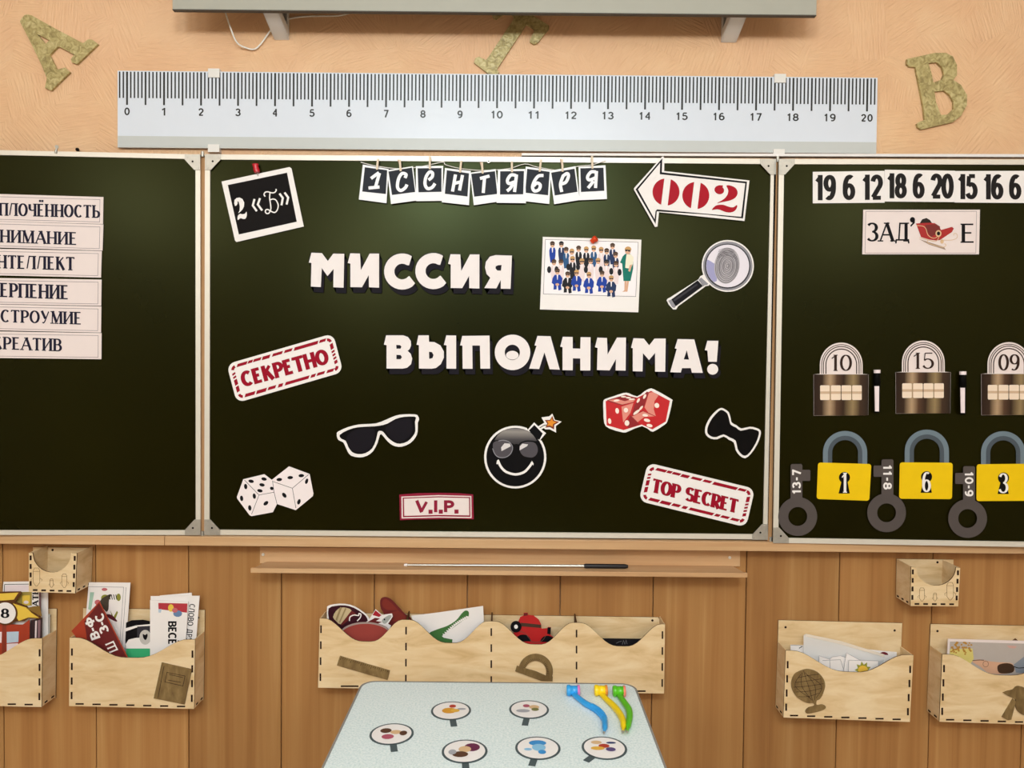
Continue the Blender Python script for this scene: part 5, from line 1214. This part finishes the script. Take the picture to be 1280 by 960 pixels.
mb = MB(); mb.prism([c(ell(928, 278, 44, 46, 24))], pl, .0018, .003, BLACKP); wz = mb.build('spare_wheel', r)
mb = MB(); mb.prism([c(ell(928, 278, 15, 17, 14))], pl, .003, .0034, WHITEP); mb.build('hub', wz)
c = crop(690, 670, 4.923)
r, pl = slip('black_card', c((290,630),(560,633),(560,800),(290,800)), 'black card with chalk scribble low in the fourth compartment', 'card', -.046, m=mat('card_black', '1A181C', .5, .15))
layer(r, 'scribble', pen(c((395,660),(415,650),(428,648)), .4, GREYP) + pen(c((432,668),(440,642),(448,666),(456,640),(462,664)), .4, GREYP), pl=pl)
# --- pocket with the globe emblem
c = crop(960, 770, 6.74)
r, pl = slip('paper_sheet', c((190,242),(620,260),(1085,305),(1080,600),(190,600)), 'white drawing sheet at the back of the globe-emblem pocket', 'sheet', -.030)
layer(r, 'print', pen(c((190,245),(285,250)), .5, GREYP) + pen(c((262,272),(290,255)), .9, BLACKP) + [([c(arc(975, 328, 38, 25, 180, 360, 10))], mat('cap_maroon', '6E1A2A', .5, .15))], pl=pl)
SLEEVE, nt, b = nodes_mat('clear_sleeve'); b.inputs['Base Color'].default_value = (.92, .92, .94, 1); b.inputs['Roughness'].default_value = .18; b.inputs['Alpha'].default_value = .55
mb = MB(); pl = vplane(-.040)
rs = thing('plastic_sleeve', pl.at(c(600, 560)), 'crumpled clear plastic sleeve of papers in the globe-emblem pocket', 'sleeve')
mb.prism([c((300,165),(320,150),(345,155),(600,210),(980,325),(960,600),(300,600))], pl, 0, .0006, SLEEVE); mb.build('film', rs)
mb = MB(); mb.prism([c((318,150),(345,155),(610,210),(985,325),(975,345),(600,235),(320,172))], pl, .0007, .0014, mat('sleeve_edge', 'E6DACC', .25, .5)); mb.build('welded_edge', rs)
for k, (P, lab) in enumerate(((c((430,335),(520,365),(540,345),(610,335),(700,365),(700,600),(430,600)), 'crumpled white paper scraps left of the sun drawing'), (c((660,310),(780,375),(790,600),(615,600)), 'tilted white scrap of paper behind the sun drawing'), (c((680,372),(930,378),(930,600),(672,600)), 'white scrap of paper with a yellow-green sun drawing'))):
    r, pl = slip('paper_scrap', P, lab, 'paper', (-.045, -.049, -.054)[k])
    it = pen(P, .45, GREYP, True)
    if k == 0: it += pen(c((520,365),(525,470)), .5, GREYP) + pen(c((460,375),(610,368)), .5, GREYP) + pen(c((610,368),(640,460)), .5, GREYP)
    if k == 2:
        it += [([c([(800 + (70 if i % 2 else 45)*math.cos(i*math.pi/9), 455 + (75 if i % 2 else 45)*math.sin(i*math.pi/9)) for i in range(18)])], mat('sun_green', '9A9A3C', .5, .15)), ([c(ell(800, 455, 42, 38, 16))], mat('sun_yellow', 'EDBE4A', .5, .15))]
    layer(r, 'print', it, pl=pl)
# --- right edge pocket: framed picture
c = crop(1150, 775, 7)
r, pl = slip('photo_card', c((245,165),(1200,190),(1180,620),(220,620)), 'cream-edged picture card with gold flowers in the right edge pocket', 'photo', -.040, m=PINKP)
it = [([c((262,188),(1180,215),(1160,600),(245,600))], mat('photo_grey_ground', 'B9AEA8', .5, .15)), ([c((262,255),(460,250),(470,340),(420,420),(255,400))], mat('pale_yellow_print', 'DCCB7A', .5, .15))]
rnd = random.Random(3)
for i in range(34): it.append(([c(ell(rnd.uniform(270, 455), rnd.uniform(195, 248) if i < 24 else rnd.uniform(240, 300), rnd.uniform(7, 13), rnd.uniform(6, 10), 7))] , mat('gold_flower', 'B8863A', .5, .15)))
for i in range(14): it.append(([c(ell(rnd.uniform(270, 350), rnd.uniform(245, 300), 8, 7, 7))], MATS['gold_flower']))
it += [([c((760,222),(850,228),(830,250),(780,245))], mat('pink_bow', 'D0A49A', .5, .15)), ([c(smooth([(455,360),(520,345),(600,360),(700,370),(790,375),(820,400),(810,460),(620,470),(530,410)], True, 3))], SK), ([c(smooth([(680,400),(740,378),(800,385),(825,415),(815,455),(760,468),(690,460)], True, 3))], HR), ([c((820,390),(911,320),(1000,330),(1000,470),(840,460))], mat('photo_slate', '8A909C', .5, .15))]
it += pen(c(smooth([(460,355),(520,350),(560,352)], False, 3)), .8, BW) + pen(c(smooth([(820,405),(860,420),(920,415)], False, 3)), 1.0, BW) + pen(c(ell(575, 385, 24, 26, 14)), .4, HR, True)
layer(r, 'picture', it, pl=pl)
mb = MB(); pl2 = vplane(-.042); 
r2 = thing('hanger_tab', pl2.at(c(835, 190)), 'small dark triangular hanger on the cream picture card', 'hanger')
mb.prism([c((800,186),(835,160),(868,188))], vplane(-.0385), 0, .001, BRN); mb.build('tab', r2)

# ================================================================== table
TBZ = 0.70
tp_ = hplane(TBZ)
la, lb = tp_.at((406, 960)), tp_.at((446.5, 858))
ra, rb = tp_.at((836, 960)), tp_.at((794.5, 863))
def tabletop():
    m, nt, b = nodes_mat('mint_laminate'); L = nt.links.new
    tc = N(nt, 'ShaderNodeTexCoord'); n = N(nt, 'ShaderNodeTexNoise', i_Scale=260.0, i_Detail=2.0); L(tc.outputs['Object'], n.inputs['Vector'])
    r = ramp(nt, [(.33, 'CFDFE2'), (.5, 'E0ECEE'), (.67, 'EDF4F5')]); L(n.outputs['Fac'], r.inputs[0]); L(r.outputs[0], b.inputs['Base Color'])
    b.inputs['Roughness'].default_value = .3; b.inputs['Specular IOR Level'].default_value = .4
    return m
TOPM = tabletop(); EDGE = mat('grey_edge_band', '8A8580', .45, .35); LEGM = mat('grey_steel_leg', '7C7F84', .4, .4, metal=.3)
xl, xr = (la.x + lb.x)/2, (ra.x + rb.x)/2
ybk = tp_.at((600, 852.6)).y; yfr = ybk - .5
table = thing('school_desk', Vector(((xl+xr)/2, (ybk+yfr)/2, 0)), 'small school desk with a pale mint top and grey edge in front of the wall', 'desk')
def rr3(x0, x1, y0, y1, r_, n=7): return [(x0 + a, y0 + b) for a, b in rrect(x1-x0, y1-y0, r_, n)]
P = rr3(xl, xr, yfr, ybk, .03); Pi = rr3(xl + .004, xr - .004, yfr + .004, ybk - .004, .027); n = len(P)
mb = MB(); mb.poly([(x, y, TBZ) for x, y in Pi], TOPM); mb.poly([(x, y, TBZ - .018) for x, y in reversed(Pi)], TOPM)
for i in range(n): j = (i+1) % n; mb.poly([(*Pi[i], TBZ - .018), (*Pi[j], TBZ - .018), (*Pi[j], TBZ), (*Pi[i], TBZ)], TOPM)
mb.build('table_top', table)
mb = MB()
for i in range(n):
    j = (i+1) % n
    mb.poly([(*P[i], TBZ - .02), (*P[j], TBZ - .02), (*P[j], TBZ + .0004), (*P[i], TBZ + .0004)], EDGE)
    mb.poly([(*P[i], TBZ + .0004), (*P[j], TBZ + .0004), (*Pi[j], TBZ + .0004), (*Pi[i], TBZ + .0004)], EDGE)
    mb.poly([(*P[j], TBZ - .02), (*P[i], TBZ - .02), (*Pi[i], TBZ - .02), (*Pi[j], TBZ - .02)], EDGE)
mb.build('edge_band', table)
for sx in (xl + .05, xr - .05):
    for sy in (yfr + .06, ybk - .06):
        mb = MB(); mb.tube([(sx, sy, .0), (sx, sy, TBZ - .0185)], .0145, LEGM, 14); mb.build('leg', table)
    mb = MB(); mb.tube([(sx, yfr + .06, .16), (sx, ybk - .06, .16)], .011, LEGM, 12); mb.build('stretcher', table)
mb = MB(); mb.tube([(xl + .05, ybk - .06, .5), (xr - .05, ybk - .06, .5)], .011, LEGM, 12); mb.build('cross_bar', table)

# little paper magnifiers: dark ring, white disc, short handle; the tinted patches stand for the pictures
RING = mat('magnifier_ring_grey', '4E5A5E', .5, .15)
cols = {'ochre': 'D89A34', 'red': 'B8402E', 'brown': '5A3A2A', 'rose': 'B0566A', 'tan': 'D8B48A', 'plum': '6A2A4A', 'blue': '3E8FD0', 'sky': '8CC2E6', 'navy': '2E3A6A', 'gold': 'E2B04A', 'violet': '5A4A7A', 'grey': 'A8A8B0', 'olive': '7A7A48'}
CM = {k: mat('patch_' + k, v, .5, .3) for k, v in cols.items()}
mags = [((489.6, 918), (492.9, 940), .039, [('brown',-.35,.3,.3,.26),('tan',.2,.15,.3,.22),('brown',.6,.05,.2,.25),('rose',-.15,-.35,.32,.26)], 'brown and rose patches, leftmost on the desk'),
        ((563.8, 888.8), (567.5, 908.5), .038, [('ochre',-.1,-.05,.42,.35),('red',.05,.5,.2,.2),('gold',.25,-.05,.25,.2),('grey',.6,.15,.25,.12)], 'orange patches, left of the far pair'),
        ((580.8, 939.6), (582.3, 964), .039, [('plum',.35,.35,.4,.4),('tan',.0,.15,.32,.3),('brown',-.2,-.35,.4,.28),('grey',-.6,-.15,.2,.25)], 'plum and tan patches, near the front'),
        ((661.3, 887.3), (656, 907.3), .038, [('rose',-.15,.4,.2,.2),('tan',.3,.25,.3,.25),('olive',.35,-.05,.22,.2),('grey',-.35,-.25,.4,.2)], 'pale brown patches, right of the far pair'),
        ((672.3, 935.5), (664.7, 957.8), .039, [('blue',.0,.45,.45,.28),('sky',.05,.0,.35,.35),('blue',.2,-.45,.2,.2),('sky',-.5,-.2,.2,.12)], 'blue patches'),
        ((755.4, 935.4), (732.6, 952.2), .039, [('tan',-.35,.5,.28,.18),('red',.0,.15,.28,.2),('gold',-.35,-.1,.35,.18),('violet',.3,-.2,.25,.2),('navy',.4,.45,.25,.1)], 'red and violet patches, rightmost on the desk')]
for cpx, hpx, R_, patches, lab in mags:
    C_, H_ = tp_.at(cpx), tp_.at(hpx); z = TBZ + .0012
    r = thing('paper_magnifier', Vector((C_.x, C_.y, TBZ)), 'small paper magnifier with dark grey rim and ' + lab, 'cutout', 'paper magnifiers on the desk')
    d = (H_ - C_).normalized(); s_ = Vector((-d.y, d.x, 0))
    def disc(rad, z0, z1, m, nm, inner=0, par=r):
        mb = MB(); n = 36
        o_ = [(C_.x + rad*math.cos(2*math.pi*i/n), C_.y + rad*math.sin(2*math.pi*i/n)) for i in range(n)]
        mb.poly([(*p, z1) for p in o_], m)
        for i in range(n): mb.poly([(*o_[i], z0), (*o_[(i+1) % n], z0), (*o_[(i+1) % n], z1), (*o_[i], z1)], m)
        return mb.build(nm, par)
    disc(R_*1.03, TBZ + .0005, TBZ + .0012, RING, 'rim'); disc(R_*.925, TBZ + .0012, TBZ + .0015, WHITEP, 'white_disc')
    mb = MB(); a0 = C_ + d*R_*.98; a1 = H_; hw = .006
    q = [Vector((*(a0 + s_*hw).xy, z)), Vector((*(a0 - s_*hw).xy, z)), Vector((*(a1 - s_*hw).xy, z)), Vector((*(a1 + s_*hw).xy, z))]
    mb.hexa(q, [p - Vector((0, 0, .0007)) for p in q], RING); mb.build('handle', r)
    mb = MB()
    for k, (cn, u, v, ru, rv) in enumerate(patches):
        mb.poly([(C_.x + R_*.9*(u + ru*math.cos(t)), C_.y + R_*.9*(v + rv*math.sin(t)), TBZ + .0018 + k*.00012) for t in [i*2*math.pi/14 for i in range(14)]], CM[cn])
    mb.build('colour_patches', r)

# three hammer-shaped pens
c = crop(620, 850, 7.11)
for (hx0, hx1, hy), hp, col, cap, nm in (
  ((632,745,92), [(665,100),(720,150),(800,212),(870,248),(930,295),(963,350),(968,410),(960,465)], '2F9BE0', 'D77AC0', 'blue'),
  ((878,990,92), [(915,100),(975,165),(1040,225),(1090,285),(1122,345),(1132,400),(1128,458)], 'F2CE12', 'E08A2E', 'yellow'),
  ((1042,1150,98), [(1075,105),(1105,150),(1145,205),(1180,262),(1188,320),(1178,390),(1165,458)], '54B81E', 'E8806A', 'green')):
    m = mat('pen_' + nm, col, .3, .5, var=.03); mc = mat('pen_cap_' + nm, cap, .35, .5); rr_ = .011
    up_ = hplane(TBZ + rr_)
    A, B = up_.at(c(hx0, hy)), up_.at(c(hx1, hy))
    B = Vector((B.x, A.y, B.z))
    r = thing('hammer_pen', Vector((A.x, A.y, TBZ)), '%s plastic pen shaped like a toy hammer lying on the desk' % nm, 'pen', 'hammer-shaped pens')
    mb = MB(); dx = (B - A).normalized(); mb.tube([A - dx*.001, A + dx*.001, A + (B-A)*.25, A + (B-A)*.3, A + (B-A)*.78, A + (B-A)*.8], [.009, rr_, rr_, .0095, .0095, rr_], m, 18); mb.build('hammer_head', r)
    mb = MB(); mb.tube([A + (B-A)*.8, A + (B-A)*.98, B], [rr_, rr_, .009], mc, 18); mb.build('striking_cap', r)
    P = smooth(hp, False, 4); q = hplane(TBZ + .006); n = len(P)
    pts = [q.at(c(*p)) for p in P]; pts[0].z += .003
    rad = [.0048 + .0017*math.sin(math.pi*min(1, i/(n-1)*1.05)) - (.0022 if i > n-4 else 0) for i in range(n)]
    mb = MB(); mb.tube(pts, rad, m, 12); hd = mb.build('handle', r)
    if nm == 'blue':
        k0 = int(n*.4)
        for k in range(k0, k0 + 9):
            mb = MB(); a_ = pts[k]; b_ = pts[k] + (pts[k+1] - pts[k])*.45; mb.tube([a_, b_], [rad[k] + .0007]*2, m, 12); mb.build('grip_ridge', hd)
    mb = MB(); t_ = (pts[-1] - pts[-2]).normalized(); mb.tube([pts[-1], pts[-1] + t_*.006], [.0026, .0008], STEEL, 10); mb.build('pen_tip', r)

for o in bpy.data.objects:
    if '_w' in o: del o['_w']
